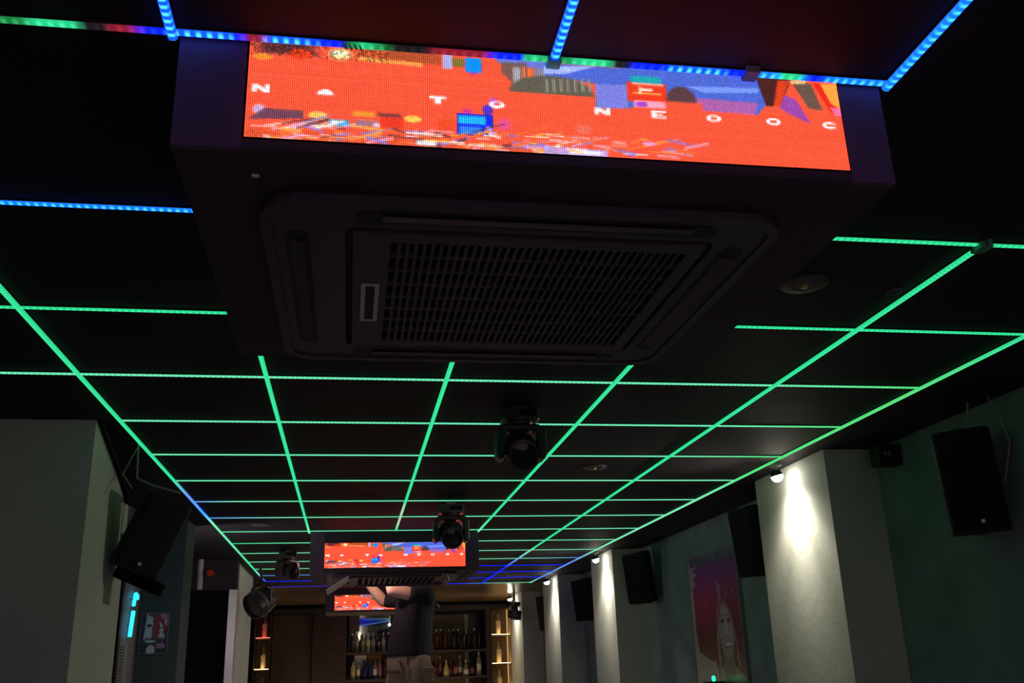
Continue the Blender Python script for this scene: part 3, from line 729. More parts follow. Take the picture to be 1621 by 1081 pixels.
 ('p', [(0.676, 0.201), (0.701, 0.242), (0.701, 0.23), (0.675, 0.189)], (245, 190, 220), 0.4),
 ('p', [(0.68, 0.117), (0.712, 0.118), (0.712, 0.105), (0.68, 0.104)], (255, 150, 70), 0.4),
 ('p', [(0.524, 0.129), (0.563, 0.193), (0.563, 0.177), (0.523, 0.113)], (255, 150, 70), 0.4),
 ('p', [(0.679, 0.229), (0.711, 0.199), (0.711, 0.179), (0.678, 0.208)], (150, 140, 250), 0.4),
 ('p', [(0.516, 0.161), (0.531, 0.147), (0.531, 0.13), (0.516, 0.144)], (245, 190, 220), 0.4),
 ('p', [(0.658, 0.054), (0.698, 0.043), (0.697, 0.023), (0.658, 0.034)], (245, 190, 220), 0.4),
 ('p', [(0.59, 0.09), (0.624, 0.058), (0.624, 0.035), (0.589, 0.067)], (150, 140, 250), 0.4),
 ('p', [(0.61, 0.102), (0.649, 0.164), (0.649, 0.147), (0.61, 0.084)], (255, 150, 70), 0.4),
 ('p', [(0.698, 0.074), (0.719, 0.075), (0.719, 0.065), (0.698, 0.064)], (150, 140, 250), 0.4),
 ('p', [(0.505, 0.075), (0.541, 0.065), (0.541, 0.047), (0.505, 0.057)], (255, 235, 225), 0.4),
 ('p', [(0.63, 0.221), (0.645, 0.222), (0.645, 0.202), (0.63, 0.201)], (255, 200, 90), 0.4),
 ('p', [(0.582, 0.129), (0.609, 0.13), (0.609, 0.118), (0.581, 0.117)], (255, 235, 225), 0.4),
 ('p', [(0.674, 0.137), (0.691, 0.122), (0.691, 0.098), (0.674, 0.114)], (150, 140, 250), 0.4),
 ('p', [(0.552, 0.12), (0.58, 0.113), (0.58, 0.093), (0.551, 0.101)], (255, 235, 225), 0.4),
 ('p', [(0.617, 0.179), (0.63, 0.201), (0.63, 0.177), (0.617, 0.156)], (255, 150, 70), 0.4),
 ('p', [(0.485, 0.092), (0.497, 0.089), (0.497, 0.069), (0.485, 0.073)], (255, 235, 225), 0.4),
 ('p', [(0.695, 0.094), (0.729, 0.096), (0.729, 0.085), (0.695, 0.083)], (255, 150, 70), 0.4),
 ('p', [(0.638, 0.151), (0.675, 0.211), (0.675, 0.188), (0.637, 0.128)], (255, 200, 90), 0.4),
 ('p', [(0.503, 0.19), (0.528, 0.167), (0.528, 0.146), (0.503, 0.168)], (255, 150, 70), 0.4),
 ('p', [(0.556, 0.122), (0.574, 0.117), (0.574, 0.098), (0.556, 0.103)], (245, 190, 220), 0.4),
 ('e', 0.647, 0.166, 0.0135, 0.0245, (240, 180, 240), 0.3),
 ('r', 0.537, 0.28, 0.015, 0.06, (240, 130, 110), 0.5),
]
SCREEN_TEXT = [('N', 0.021, 0.505), ('A', 0.12, 0.499), ('T', 0.298, 0.499), ('U', 0.394, 0.489), ('N', 0.571, 0.492), ('E', 0.668, 0.495), ('G', 0.765, 0.492), ('O', 0.872, 0.497), ('C', 0.975, 0.495)]

def paint_screen():
    NX, NY = 960, 168
    u, v = np.meshgrid((np.arange(NX) + 0.5) / NX, (np.arange(NY) + 0.5) / NY)
    rng = np.random.default_rng(3)
    img = np.zeros((NY, NX, 3)); img[:] = (255, 100, 68)
    img += rng.normal(0, 1, (NY, 1, 1)) * 4
    def over(al, c):
        nonlocal img
        img = img * (1 - al[..., None]) + np.array(c, float) * al[..., None]
    for it in SCREEN_ART:
        if it[0] in 're':
            k, cu, cv, hu, hv, c, s = it
            a, b = np.abs(u - cu) / max(hu, 0.002), np.abs(v - cv) / max(hv, 0.01)
            d = np.maximum(a, b) if k == 'r' else np.sqrt(a * a + b * b)
            al = np.clip((1.0 - d) / max(s, 0.05), 0, 1) * (1 - 0.25 * s)
            over(al, c)
        else:
            _, pts, c, s = it
            ins = np.zeros(u.shape, bool)
            j = len(pts) - 1
            for i in range(len(pts)):
                (x1, y1), (x2, y2) = pts[i], pts[j]
                if y1 != y2:
                    ins ^= ((y1 > v) != (y2 > v)) & (u < (x2 - x1) * (v - y1) / (y2 - y1) + x1)
                j = i
            over(ins * (1 - 0.5 * s), c)
    # soft video: light blur and mottling
    pad = np.pad(img, ((1, 1), (1, 1), (0, 0)), 'edge')
    img = (4 * img + pad[:-2, 1:-1] + pad[2:, 1:-1] + pad[1:-1, :-2] + pad[1:-1, 2:]) / 8
    for ch, cu, cv in SCREEN_TEXT:
        a, b = (u - cu) / 0.0132, (v - cv) / 0.040
        ins = (np.abs(a) < 1) & (np.abs(b) < 1)
        if ch == 'N': k = ins & ((np.abs(a) > 0.5) | (np.abs(b + a * 1.2) < 0.6))
        elif ch == 'A': k = (b > -0.6) & (a * a + ((b + 0.6) / 1.5) ** 2 < 1)
        elif ch == 'T': k = ins & ((b > 0.25) | (np.abs(a) < 0.38))
        elif ch == 'U': k = (a * a + b * b < 1) & ~((np.abs(a) < 0.35) & (b > -0.15) & (b < 0.55))
        elif ch == 'E': k = ins & ((a < -0.35) | (np.abs(b) > 0.5) | ((np.abs(b) < 0.2) & (a < 0.6)))
        elif ch == 'C': k = (a * a + b * b < 1) & ~((np.abs(b) < 0.32) & (a > -0.45))
        elif ch == 'G': k = (a * a + b * b < 1) & ~((np.abs(b) < 0.35) & (np.abs(a) < 0.45))
        else: k = (a * a + b * b < 1) & ~((np.abs(b) < 0.38) & (np.abs(a) < 0.5))
        img[k] = (255, 248, 250)
    img = img.reshape(56, 3, 320, 3, 3).mean((1, 3))
    u2, v2 = u[1::3, 1::3], v[1::3, 1::3]
    dark = (u2 < 0.22) & (v2 > 0.86)
    img[dark] *= rng.uniform(0.72, 1.2, (dark.sum(), 1))
    img *= rng.normal(1, 0.03, (56, 320, 1))
    img = np.clip(img, 0, 255) / 255
    img = np.where(img <= 0.04045, img / 12.92, ((img + 0.055) / 1.055) ** 2.4)
    # a fully driven LED is far brighter than the camera's white
    k = np.clip((img - 0.55) / 0.4, 0, 1)
    return img * (1 + 0.9 * k * k * (3 - 2 * k))

def picture_mesh(name, art, w, h):
    """grid of one quad per picture element in the local XZ plane, facing -Y"""
    NY, NX = art.shape[:2]
    gx, gz = np.meshgrid(np.linspace(0, w, NX + 1), np.linspace(0, h, NY + 1))
    vv = np.stack([gx, np.zeros_like(gx), gz], -1).reshape(-1, 3)
    i = np.arange(NX * NY); r_ = i // NX; c_ = i % NX; b_ = r_ * (NX + 1) + c_
    ff = np.stack([b_, b_ + 1, b_ + NX + 2, b_ + NX + 1], -1)
    me = bpy.data.meshes.new(name)
    me.from_pydata(vv.tolist(), [], ff.tolist())
    at = me.attributes.new('art', 'FLOAT_COLOR', 'FACE')
    col = np.ones((NX * NY, 4), np.float32); col[:, :3] = art.reshape(-1, 3)
    at.data.foreach_set('color', col.ravel())
    cx, cz = np.meshgrid(np.arange(NX + 1), np.arange(NY + 1))
    cell = np.stack([cx, cz, 0 * cx], -1).reshape(-1, 3).astype(np.float32)
    at = me.attributes.new('cell', 'FLOAT_VECTOR', 'POINT')
    at.data.foreach_set('vector', cell.ravel())
    return me

SCR_ART = paint_screen()
SCR_MAT = panel_material('led_wall_video', 1.4, True)
SCR_MESH = picture_mesh('led_wall_picture', SCR_ART, SW, SH)
SCR_MESH.materials.append(SCR_MAT)

def screen_housing(label, slabel, x0, x1, yf, yr, zb, scr_x, scr_z):
    t = thing('screen_housing', label, 'housing', ((x0 + x1) / 2, (yf + yr) / 2, zb), 'boxes hanging from the ceiling that carry the screens')
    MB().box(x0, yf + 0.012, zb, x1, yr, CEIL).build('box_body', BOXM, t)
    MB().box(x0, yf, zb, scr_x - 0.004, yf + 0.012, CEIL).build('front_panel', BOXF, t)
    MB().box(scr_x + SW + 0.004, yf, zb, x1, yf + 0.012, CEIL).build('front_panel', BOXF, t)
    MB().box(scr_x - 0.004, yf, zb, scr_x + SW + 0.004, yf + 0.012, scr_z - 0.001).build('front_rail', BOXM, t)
    if scr_z + SH + 0.002 < CEIL - 0.005:
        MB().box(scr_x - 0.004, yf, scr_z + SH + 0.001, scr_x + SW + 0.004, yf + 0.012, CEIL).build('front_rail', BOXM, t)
    s = thing('led_screen', slabel, 'screen', (scr_x, yf + 0.006, scr_z), 'wide LED screens showing the same red video')
    o = bpy.data.objects.new('display', SCR_MESH); COL.objects.link(o); o.parent = s
    o.location = (0, -0.010, 0)
    MB().box(scr_x, yf - 0.003, scr_z, scr_x + SW, yf + 0.0115, scr_z + SH).build('module_back', RUBB, s)
    return t
XB0, XB1 = -0.283, 0.905
screen_housing('big charcoal ceiling box behind the near screen with the air conditioner beneath', 'big near LED screen with red video and white letters', XB0, XB1, YF1, YR1, 2.362, -0.176, 2.380)
screen_housing('far ceiling box carrying the small screen above the person', 'smaller LED screen in the middle distance above the person', XB0, 0.915, YF2, YR2, 2.278, -0.182, 2.302)
screen_housing('farthest ceiling box in front of the bar behind the person', 'smallest farthest LED screen partly hidden by the person', XB0, 0.915, 11.80, 12.60, 2.283, -0.174, 2.303)
tag(MB().cbox((-0.165, 1.405, 2.3605), (0.012, 0.006, 0.003)).build('indicator_tab', WHITE, loc=(-0.165, 1.405, 2.362)), 'tiny white tab under the big ceiling box, left of the air conditioner', 'tab')

# unseen lamp added behind the far box to light the person's arms
wk = thing('added_arm_lamp', 'small unseen lamp added behind the far ceiling box to light the arms', 'lamp', (0.13, YR2 + 0.001, 2.42))
MB().box(0.10, YR2 + 0.001, 2.39, 0.16, YR2 + 0.016, 2.45).build('clip', RUBB, wk)
MB(Matrix.Translation((0.13, YR2 + 0.016, 2.42)) @ Matrix.Rotation(R(-90), 4, 'X')).lathe([(0.022, 0), (0.026, 0.02), (0.020, 0.03), (0.001, 0.034)], 14).build('bulb', emit('added_arm_glow', (1.0, 0.62, 0.54), 400.0), wk, smooth=True)

# ------------------------------------------------------------------ ceiling cassette air conditioners
def cassette(label, x0, x1, y0, y1, zb, near, opened=False):
    """square cassette panel under a housing whose underside is at zb"""
    t = thing('air_conditioner', label, 'air conditioner', ((x0 + x1) / 2, (y0 + y1) / 2, zb), 'ceiling cassette air conditioners')
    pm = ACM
    zl = zb - 0.016
    ox0, ox1, oy0, oy1 = x0, x1, y0, y1
    ix0, ix1, iy0, iy1 = x0 + 0.155, x1 - 0.115, y0 + 0.115, y1 - 0.115
    outer = rounded(ox0, oy0, ox1, oy1, 0.075)
    inner = rounded(ix0 - 0.012, iy0 - 0.012, ix1 + 0.012, iy1 + 0.012, 0.02)
    MB().frame(outer, inner, zl, zb).build('panel_frame', pm, t, bevel=0.004)
    # raised outer lip
    MB().frame(rounded(ox0 - 0.004, oy0 - 0.004, ox1 + 0.004, oy1 + 0.004, 0.08), rounded(ox0 + 0.016, oy0 + 0.016, ox1 - 0.016, oy1 - 0.016, 0.06), zl - 0.004, zl + 0.004).build('outer_lip', pm, t)
    MB().box(ix0, iy0, zb - 0.004, ix1, iy1, zb - 0.001).build('filter_recess', ACD, t)
    # four air outlets with their vanes
    def outlet(ax0, ay0, ax1, ay1, lengthwise):
        MB().prism(rounded(ax0, ay0, ax1, ay1, min(ax1 - ax0, ay1 - ay0) * 0.48), zl - 0.0012, zl + 0.001).build('air_outlet', ACD, t)
        v = MB()
        c = Vector(((ax0 + ax1) / 2, (ay0 + ay1) / 2, zl - 0.003))
        if lengthwise:
            v.M = Matrix.Translation(c) @ Matrix.Rotation(R(14), 4, 'Y')
            v.cbox((0, 0, 0), ((ax1 - ax0) * 0.62, (ay1 - ay0) * 0.86, 0.004))
        else:
            v.M = Matrix.Translation(c) @ Matrix.Rotation(R(14), 4, 'X')
            v.cbox((0, 0, 0), ((ax1 - ax0) * 0.86, (ay1 - ay0) * 0.62, 0.004))
        v.build('vane', pm, t)
    cx0, cx1, cy0, cy1 = x0 + 0.16, x1 - 0.12, y0 + 0.12, y1 - 0.12
    outlet(cx0, y0 + 0.035, cx1, y0 + 0.078, False)
    outlet(cx0, y1 - 0.078, cx1, y1 - 0.035, False)
    outlet(x0 + 0.035, cy0, x0 + 0.078, cy1, True)
    outlet(x1 - 0.078, cy0, x1 - 0.035, cy1, True)
    # intake grille: rim, blank side band with badge, slats and cross bars
    gz = zl - 0.004
    if opened:
        gz = zl - 0.012
    bx = ix0 + 0.07
    g = MB().frame([(ix0, iy0), (ix1, iy0), (ix1, iy1), (ix0, iy1)], [(bx, iy0 + 0.035), (ix1 - 0.03, iy0 + 0.035), (ix1 - 0.03, iy1 - 0.035), (bx, iy1 - 0.035)], gz, gz + 0.012).build('grille_frame', pm, t, bevel=0.002)
    gx0, gx1, gy0, gy1 = bx, ix1 - 0.03, iy0 + 0.035, iy1 - 0.035
    ns = 36 if near else 14
    w = (gx1 - gx0) / ns
    sm = None
    for k in range(1, ns):
        if sm is None:
            s = MB().cbox((gx0 + k * w, (gy0 + gy1) / 2, gz + 0.006), (w * 0.42, gy1 - gy0, 0.010)).build('slat', pm, t)
            sm = s
        else:
            s = sm.copy(); COL.objects.link(s); s.parent = t; s.location = (w * (k - 1), 0, 0)
    bm_ = None
    nb = 8 if near else 4
    for k in range(1, nb):
        yy = (gy1 - gy0) / nb
        if bm_ is None:
            bm_ = MB().cbox(((gx0 + gx1) / 2, gy0 + yy, gz + 0.0075), (gx1 - gx0, 0.010, 0.007)).build('cross_bar', pm, t)
        else:
            s = bm_.copy(); COL.objects.link(s); s.parent = t; s.location = (0, yy * (k - 1), 0)
    if near:
        b = MB()
        qx, qy = ix0 + 0.018, (iy0 + iy1) / 2 + 0.028
        b.frame([(qx, qy - 0.105), (qx + 0.037, qy - 0.105), (qx + 0.037, qy + 0.105), (qx, qy + 0.105)],
                [(qx + 0.009, qy - 0.098), (qx + 0.028, qy - 0.098), (qx + 0.028, qy + 0.098), (qx + 0.009, qy + 0.098)], gz - 0.003, gz)
        bo = b.build('badge', BADGE, t); bo['label'] = 'silver rectangular receiver window frame'
        MB().box(qx + 0.009, qy - 0.098, gz - 0.001, qx + 0.028, qy + 0.098, gz).build('badge_window', ACD, bo)
    return t
cassette('big cassette air conditioner with slatted grille under the near ceiling box', -0.165, 0.770, 1.45, 2.300, 2.362, True)
ac2 = cassette('small far cassette air conditioner being serviced by the person', -0.165, 0.770, 7.04, 7.93, 2.278, False, True)
# lifted corner cover and hanging grille edge of the far unit
lv = MB(Matrix.Translation((-0.09, 7.16, 2.212)) @ Matrix.Rotation(R(-32), 4, 'Y'))
lv.box(-0.09, -0.05, -0.004, 0.10, 0.36, 0.004)
lo = lv.build('corner_cover', ACW, ac2); lo['label'] = 'loosened white corner cover'
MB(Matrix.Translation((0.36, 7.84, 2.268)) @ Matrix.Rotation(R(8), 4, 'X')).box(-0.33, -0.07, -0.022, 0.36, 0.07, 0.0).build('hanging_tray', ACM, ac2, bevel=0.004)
hk = MB(); hk.tube([(0.70, 7.10, 2.262), (0.72, 7.12, 2.225), (0.755, 7.14, 2.222), (0.775, 7.16, 2.25)], 0.008, 8)
hk.build('drain_hook', ACW, ac2, smooth=True)
tag(MB().tube([(0.86, 7.12, 2.272), (0.78, 7.42, 2.236)], 0.006, 8).build('wooden_stick', MIDWOOD, loc=(0.86, 7.12, 2.272)), 'thin wooden stick wedged beneath the far ceiling box at right', 'stick')

# ------------------------------------------------------------------ round ceiling fittings
def round_fitting(name, label, x, y, r, dot):
    t = thing(name, label, 'ceiling fitting', (x, y, CEIL), 'round fittings in the ceiling')
    T = Matrix.Translation((x, y, CEIL)) @ Matrix.Rotation(R(180), 4, 'X')
    MB(T).lathe([(r, 0), (r, 0.003), (r * 0.93, 0.006), (r * 0.55, 0.007), (r * 0.5, 0.004)], 32).build('trim_ring', PLATE, t, smooth=True)
    MB(T).lathe([(r * 0.48, 0.0), (r * 0.47, 0.0055), (0.001, 0.0058)], 24).build('cover', mat('fitting_cover', (0.075, 0.06, 0.055), 0.5), t, smooth=True)
    if dot:
        MB(T).lathe([(0.010, 0.004), (0.010, 0.012), (0.005, 0.015), (0.001, 0.0155)], 14).build('center_cap', BRASS, t, smooth=True)
round_fitting('ceiling_speaker', 'round plate with a brass dot right of the big air conditioner', 1.190, 2.214, 0.064, True)
round_fitting('recessed_downlight', 'unlit round downlight right of the nearer moving head light', 1.214, 4.66, 0.064, True)
round_fitting('recessed_downlight', 'unlit round downlight on the left part of the ceiling grid', -0.596, 6.567, 0.060, False)
round_fitting('smoke_sensor', 'small faint round sensor beside the long right strip', 1.468, 2.241, 0.022, False)

# ------------------------------------------------------------------ spotlights on the right pillars
def spotlight(label, y, power):
    x, z = 2.160, 2.495
    t = thing('spotlight', label, 'spotlight', (x, y, CEIL), 'ceiling spotlights at the right pillars')
    MB(Matrix.Translation((x, y, CEIL)) @ Matrix.Rotation(R(180), 4, 'X')).lathe([(0.032, 0), (0.032, 0.010), (0.026, 0.013)], 20).build('base', ACW, t, smooth=True)
    MB().tube([(x, y, CEIL - 0.01), (x, y, z + 0.02)], 0.006, 8).build('stem', STEEL, t, smooth=True)
    T = Matrix.Translation((x, y, z)) @ Matrix.Rotation(R(180 - 14), 4, 'Y')
    MB(T).lathe([(0.012, -0.03), (0.026, -0.022), (0.030, -0.010), (0.035, 0.002), (0.032, 0.002), (0.031, -0.006)], 24).build('lamp_head', RUBB, t, smooth=True)
    MB(T).lathe([(0.030, -0.005), (0.030, 0.004), (0.027, 0.018), (0.016, 0.029), (0.001, 0.033)], 24).build('lens', LAMPGLOW, t, smooth=True)
    for nm, pw, size, aim in (('beam', power * 1.0, 50, (0.05, 0, -1)), ('beam', power * 0.8, 66, (0.06, 0.42, -1)), ('beam', power * 0.8, 66, (0.06, -0.42, -1)), ('spill', power * 0.65, 150, (0.15, 0, -1)), ('room_glow', power * 1.3, 125, (-1, 0, -0.55))):
        ld = bpy.data.lights.new('pillar_spot_' + nm, 'SPOT')
        ld.energy = pw; ld.color = (1.0, 0.91, 0.78); ld.spot_size = R(size); ld.spot_blend = 1.0; ld.shadow_soft_size = 0.02
        lo = bpy.data.objects.new(nm, ld); COL.objects.link(lo); lo.parent = t
        d = Vector(aim).normalized()
        lo.location = Vector((x, y, z)) + Vector((0.01, 0, -0.05)) - ORG[t.name]
        lo.rotation_euler = d.to_track_quat('-Z', 'Y').to_euler()
    return t
SPOT_W = 20.0
spotlight('bright spotlight on the nearest, widest right pillar', 4.58, SPOT_W)
spotlight('bright spotlight on the second right pillar', 8.43, SPOT_W)
spotlight('bright spotlight on the third right pillar', 10.68, SPOT_W)
spotlight('bright spotlight above the last right pillar by the bar', 13.27, SPOT_W)

# ------------------------------------------------------------------ loudspeakers
def speaker(label, c, yaw_, pitch_, roll_, size, anchor, cable=None, group='wall loudspeakers', emblem=True):
    """cabinet centre c; local front is -Y; anchor = point on wall or ceiling for the bracket"""
    w, h, d = size
    t = thing('loudspeaker', label, 'loudspeaker', c, group)
    T = Matrix.Translation(c) @ Matrix.Rotation(yaw_, 4, 'Z') @ Matrix.Rotation(roll_, 4, 'Y') @ Matrix.Rotation(pitch_, 4, 'X')
    ol = [(-w / 2, -d * 0.42), (-w / 2 + 0.012, -d * 0.5), (w / 2 - 0.012, -d * 0.5), (w / 2, -d * 0.42), (w * 0.33, d * 0.42), (w * 0.22, d / 2), (-w * 0.22, d / 2), (-w * 0.33, d * 0.42)]
    MB(T).prism(ol, -h / 2, h / 2).build('cabinet', RUBB, t, bevel=0.012)
    gp = []
    for k in range(9):
        a = -1 + 2 * k / 8
        gp.append((a * (w / 2 - 0.010), -d * 0.5 - 0.004 - 0.010 * (1 - a * a)))
    gp += [(w / 2 - 0.010, -d * 0.5 + 0.002), (-w / 2 + 0.010, -d * 0.5 + 0.002)]
    g = MB(T).prism(gp, -h / 2 + 0.012, h / 2 - 0.012).build('grille', GRILL, t, bevel=0.004)
    if emblem:
        e = MB(T @ Matrix.Translation((w * 0.04, -d * 0.5 - 0.015, -h * 0.38)) @ Matrix.Rotation(R(90), 4, 'X'))
        e.prism([(0.009 * math.cos(R(45 + 90 * k)), 0.009 * math.sin(R(45 + 90 * k))) for k in range(4)], -0.001, 0.002)
        e.build('emblem', BADGE, g)
    # U bracket over top and bottom, arm to the anchor
    b = MB(T)
    for s in (-1, 1):
        b.box(-0.02, -0.02, s * (h / 2 + 0.004) - 0.004, 0.02, d * 0.5 + 0.05, s * (h / 2 + 0.004) + 0.004)
    b.box(-0.02, d * 0.5 + 0.044, -h / 2 - 0.008, 0.02, d * 0.5 + 0.052, h / 2 + 0.008)
    b.build('bracket', RUBB, t)
    back = T @ Vector((0, d * 0.5 + 0.048, 0))
    a = MB(); a.tube([back, Vector(anchor)], 0.014, 10)
    n = Vector(anchor)
    a.cbox(anchor, (0.05, 0.05, 0.05))
    a.build('wall_arm', RUBB, t)
    if cable:
        MB().tube([Vector(p) for p in cable], 0.0045, 6).build('cable', WIRE, t, smooth=True)
    return t
SZ = (0.215, 0.40, 0.20)
sp = speaker('black loudspeaker on the right wall nearest the viewer, hung by wires', Vector((2.385, 3.37, 2.235)), R(-30), R(8), R(-3), SZ, (2.505, 3.60, 2.235),
        [(2.475, 3.28, CEIL), (2.485, 3.25, 2.47), (2.50, 3.24, 2.36), (2.49, 3.30, 2.22)])
MB().tube([(2.44, 3.36, CEIL), (2.425, 3.38, 2.43)], 0.004, 6).build('safety_wire', WIRE, sp, smooth=True)
speaker('black loudspeaker tucked behind the nearest spotlit pillar', Vector((2.375, 5.42, 2.27)), R(-52), R(10), R(0), SZ, (2.505, 5.56, 2.27), emblem=False)
speaker('black loudspeaker just before the second spotlit pillar', Vector((2.375, 7.78, 2.27)), R(-48), R(10), R(0), SZ, (2.505, 7.93, 2.27), [(2.29, 8.19, 2.46), (2.30, 8.12, 2.30), (2.33, 7.99, 2.10)], emblem=False)
speaker('black loudspeaker between the second and third spotlit pillars', Vector((2.375, 9.72, 2.23)), R(-48), R(10), R(0), SZ, (2.505, 9.87, 2.23), emblem=False)
speaker('black loudspeaker between the third and last spotlit pillars', Vector((2.39, 11.75, 2.22)), R(-48), R(10), R(0), SZ, (2.505, 11.9, 2.22), emblem=False)
ls = speaker('large black loudspeaker tilted forward beside the left pillar', Vector((-0.838, 4.24, 2.178)), R(20), R(8), R(21), (0.205, 0.325, 0.19), (-0.97, 4.42, 2.18),
        [(-0.90, 4.16, CEIL), (-0.89, 4.15, 2.40), (-0.82, 4.10, 2.362), (-0.70, 4.08, 2.325)])
MB(Matrix.Translation((-0.862, 4.25, 1.985)) @ Matrix.Rotation(R(24), 4, 'Y')).box(-0.10, -0.06, -0.022, 0.095, 0.06, 0.03).build('lower_mount', VOID, ls, bevel=0.01)
MB().tube([(-0.91, 4.18, 2.36), (-0.95, 4.16, 2.42), (-0.90, 4.18, CEIL)], 0.003, 6).build('safety_wire', WIRE, ls, smooth=True)

# flat black triangle at the top of the left pillar, small box by the right pillar
gz = thing('black_triangle', 'black triangular plate at the top of the broad left pillar', 'plate', (-0.979, 4.2, CEIL))
MB(Matrix(((0, 0, 1, -0.979), (1, 0, 0, 0), (0, 1, 0, 0), (0, 0, 0, 1)))).prism([(3.795, CEIL), (4.46, CEIL), (4.46, 2.335), (4.385, 2.335), (4.25, 2.405), (4.05, 2.47)], 0.0, 0.014).build('plate', VOID, gz)
cb = MB()
cb.tube([(-0.962, 3.80, CEIL - 0.006), (-0.962, 3.93, 2.505), (-0.962, 4.08, 2.455), (-0.962, 4.26, 2.395), (-0.960, 4.40, 2.33)], 0.006, 8)
cb.build('cable', mat('dark_cable', (0.012, 0.012, 0.018), 0.6, spec=0.15), gz, smooth=True)
jb = thing('junction_box', 'small black box high on the wall beside the nearest right pillar', 'box', (2.47, 4.02, 2.49))
MB().box(2.40, 4.00, 2.435, 2.52, 4.08, 2.53).build('box_body', RUBB, jb, bevel=0.006)
for k, (dx, hh) in enumerate(((0.028, 0.020), (0.050, 0.022))):
    MB().box(2.40 + dx, 3.995, 2.475, 2.40 + dx + 0.006, 4.0, 2.475 + hh).build('connector', mat('dull_connector', (0.3, 0.28, 0.27), 0.4), jb)
MB().box(2.432, 3.995, 2.484, 2.448, 4.0, 2.489).build('connector', MATS['dull_connector'], jb)

# ------------------------------------------------------------------ moving head stage lights
def moving_head(label, x, y, pan, tilt, s=1.0, top=CEIL, lit=False):
    t = thing('moving_head_light', label, 'stage light', (x, y, top), 'stage lights hanging from the ceiling')
    T = Matrix.Translation((x, y, top)) @ Matrix.Scale(s, 4)
    b = MB(T); b.box(-0.025, -0.02, -0.014, 0.025, 0.02, 0.0)
    b.build('clamp', STEEL, t)
    base = MB(T).prism(rounded(-0.07, -0.065, 0.07, 0.065, 0.02), -0.062, -0.014).build('base', MH, t, bevel=0.004)
    MB(T).box(-0.012, -0.0665, -0.050, 0.058, -0.065, -0.024).build('display', LENS, base)
    k = MB(T)
    for i in range(4):
        k.box(-0.005 + i * 0.017, -0.0675, -0.0585, 0.002 + i * 0.017, -0.065, -0.054)
    k.build('buttons', mat('grey_button', (0.35, 0.32, 0.34), 0.4), base)
    P = T @ Matrix.Rotation(R(pan), 4, 'Z')
    MB(P).lathe([(0.045, -0.076), (0.05, -0.070), (0.05, -0.062)], 24).build('pan_bearing', MH, t, smooth=True)
    # yoke: flat cross piece and two tapering arms
    yk = MB(P @ Matrix.Rotation(R(90), 4, 'X'))
    yk.prism([(-0.070, -0.074), (0.070, -0.074), (0.097, -0.098), (0.099, -0.195), (0.090, -0.215), (0.066, -0.212), (0.064, -0.120), (0.050, -0.098), (-0.050, -0.098), (-0.064, -0.120), (-0.066, -0.212), (-0.090, -0.215), (-0.099, -0.195), (-0.097, -0.098)], -0.042, 0.042)
    yk.build('yoke', MH, t, bevel=0.008)
    Hd = P @ Matrix.Translation((0, 0, -0.168)) @ Matrix.Rotation(R(tilt), 4, 'X')
    hd = MB(Hd @ Matrix.Rotation(R(90), 4, 'X')).lathe([(0.030, -0.085), (0.048, -0.080), (0.058, -0.050), (0.061, 0.0), (0.061, 0.040), (0.057, 0.060), (0.060, 0.062), (0.060, 0.082), (0.050, 0.084), (0.047, 0.074)], 28).build('head', MH, t, smooth=True)
    MB(Hd @ Matrix.Rotation(R(90), 4, 'X')).lathe([(0.048, 0.0705), (0.046, 0.076), (0.025, 0.082), (0.001, 0.084)], 24).build('lens', LAMPGLOW if lit else LENS, hd, smooth=True)
    rb = MB(Hd @ Matrix.Rotation(R(90), 4, 'X'))
    for i in range(3):
        z = -0.040 + i * 0.018
        rb.lathe([(0.060, z), (0.0635, z + 0.003), (0.0635, z + 0.007), (0.060, z + 0.010)], 28)
    rb.build('cooling_ribs', MH, hd, smooth=True)
    return t
moving_head('black moving head light nearest the viewer in the ceiling centre', 0.632, 3.525, 0, 28, 0.98)
moving_head('black moving head light hanging before the far screen', 0.590, 5.74, 0, 24, 1.1)
moving_head('small black moving head light left of the far screen, aimed left', -0.500, 8.02, 48, 12, 1.0)
m5 = moving_head('black stage light by the last pillar above the lit bottle niche', 2.085, 12.45, 78, 8, 1.0, 2.405)
MB().tube([(2.085, 12.45, 2.40), (2.085, 12.45, CEIL)], 0.010, 8).build('hanging_rod', RUBB, m5)

def par_can(label, c, axis, r, l):
    t = thing('drum_stage_light', label, 'stage light', c, None)
    q = Vector(axis).normalized().to_track_quat('Z', 'Y').to_matrix().to_4x4()
    T = Matrix.Translation(c) @ q
    can = MB(T).lathe([(r * 0.5, -l * 0.5), (r * 0.86, -l * 0.42), (r * 0.97, -l * 0.1), (r, l * 0.30), (r * 1.0, l * 0.5), (r * 0.9, l * 0.5), (r * 0.86, l * 0.40)], 32).build('can', RUBB, t, smooth=True)
    MB(T).lathe([(r * 1.0, l * 0.10), (r * 1.055, l * 0.12), (r * 1.055, l * 0.24), (r * 1.0, l * 0.26)], 32).build('rim_band', mat('grey_rim_band', (0.055, 0.045, 0.052), 0.45), can, smooth=True)
    MB(T).lathe([(r * 0.86, l * 0.36), (r * 0.84, l * 0.40), (0.001, l * 0.43)], 24).build('lens', LENS, can, smooth=True)
    y = MB()
    top = Vector((c[0] - 0.03, c[1] + 0.02, CEIL))
    s = (q.to_3x3() @ Vector((1, 0, 0))) * (r * 1.08)
    a, b = Vector(c) + s, Vector(c) - s
    y.tube([a, a + Vector((0, 0, r * 1.0)), Vector((c[0], c[1], c[2] + r * 1.5)) , b + Vector((0, 0, r * 1.0)), b], 0.010, 8)
    y.tube([Vector((c[0], c[1], c[2] + r * 1.45)), top], 0.011, 8)
    y.cbox((top.x, top.y, CEIL - 0.01), (0.06, 0.06, 0.02))
    y.build('yoke', RUBB, t, smooth=True)
    return t
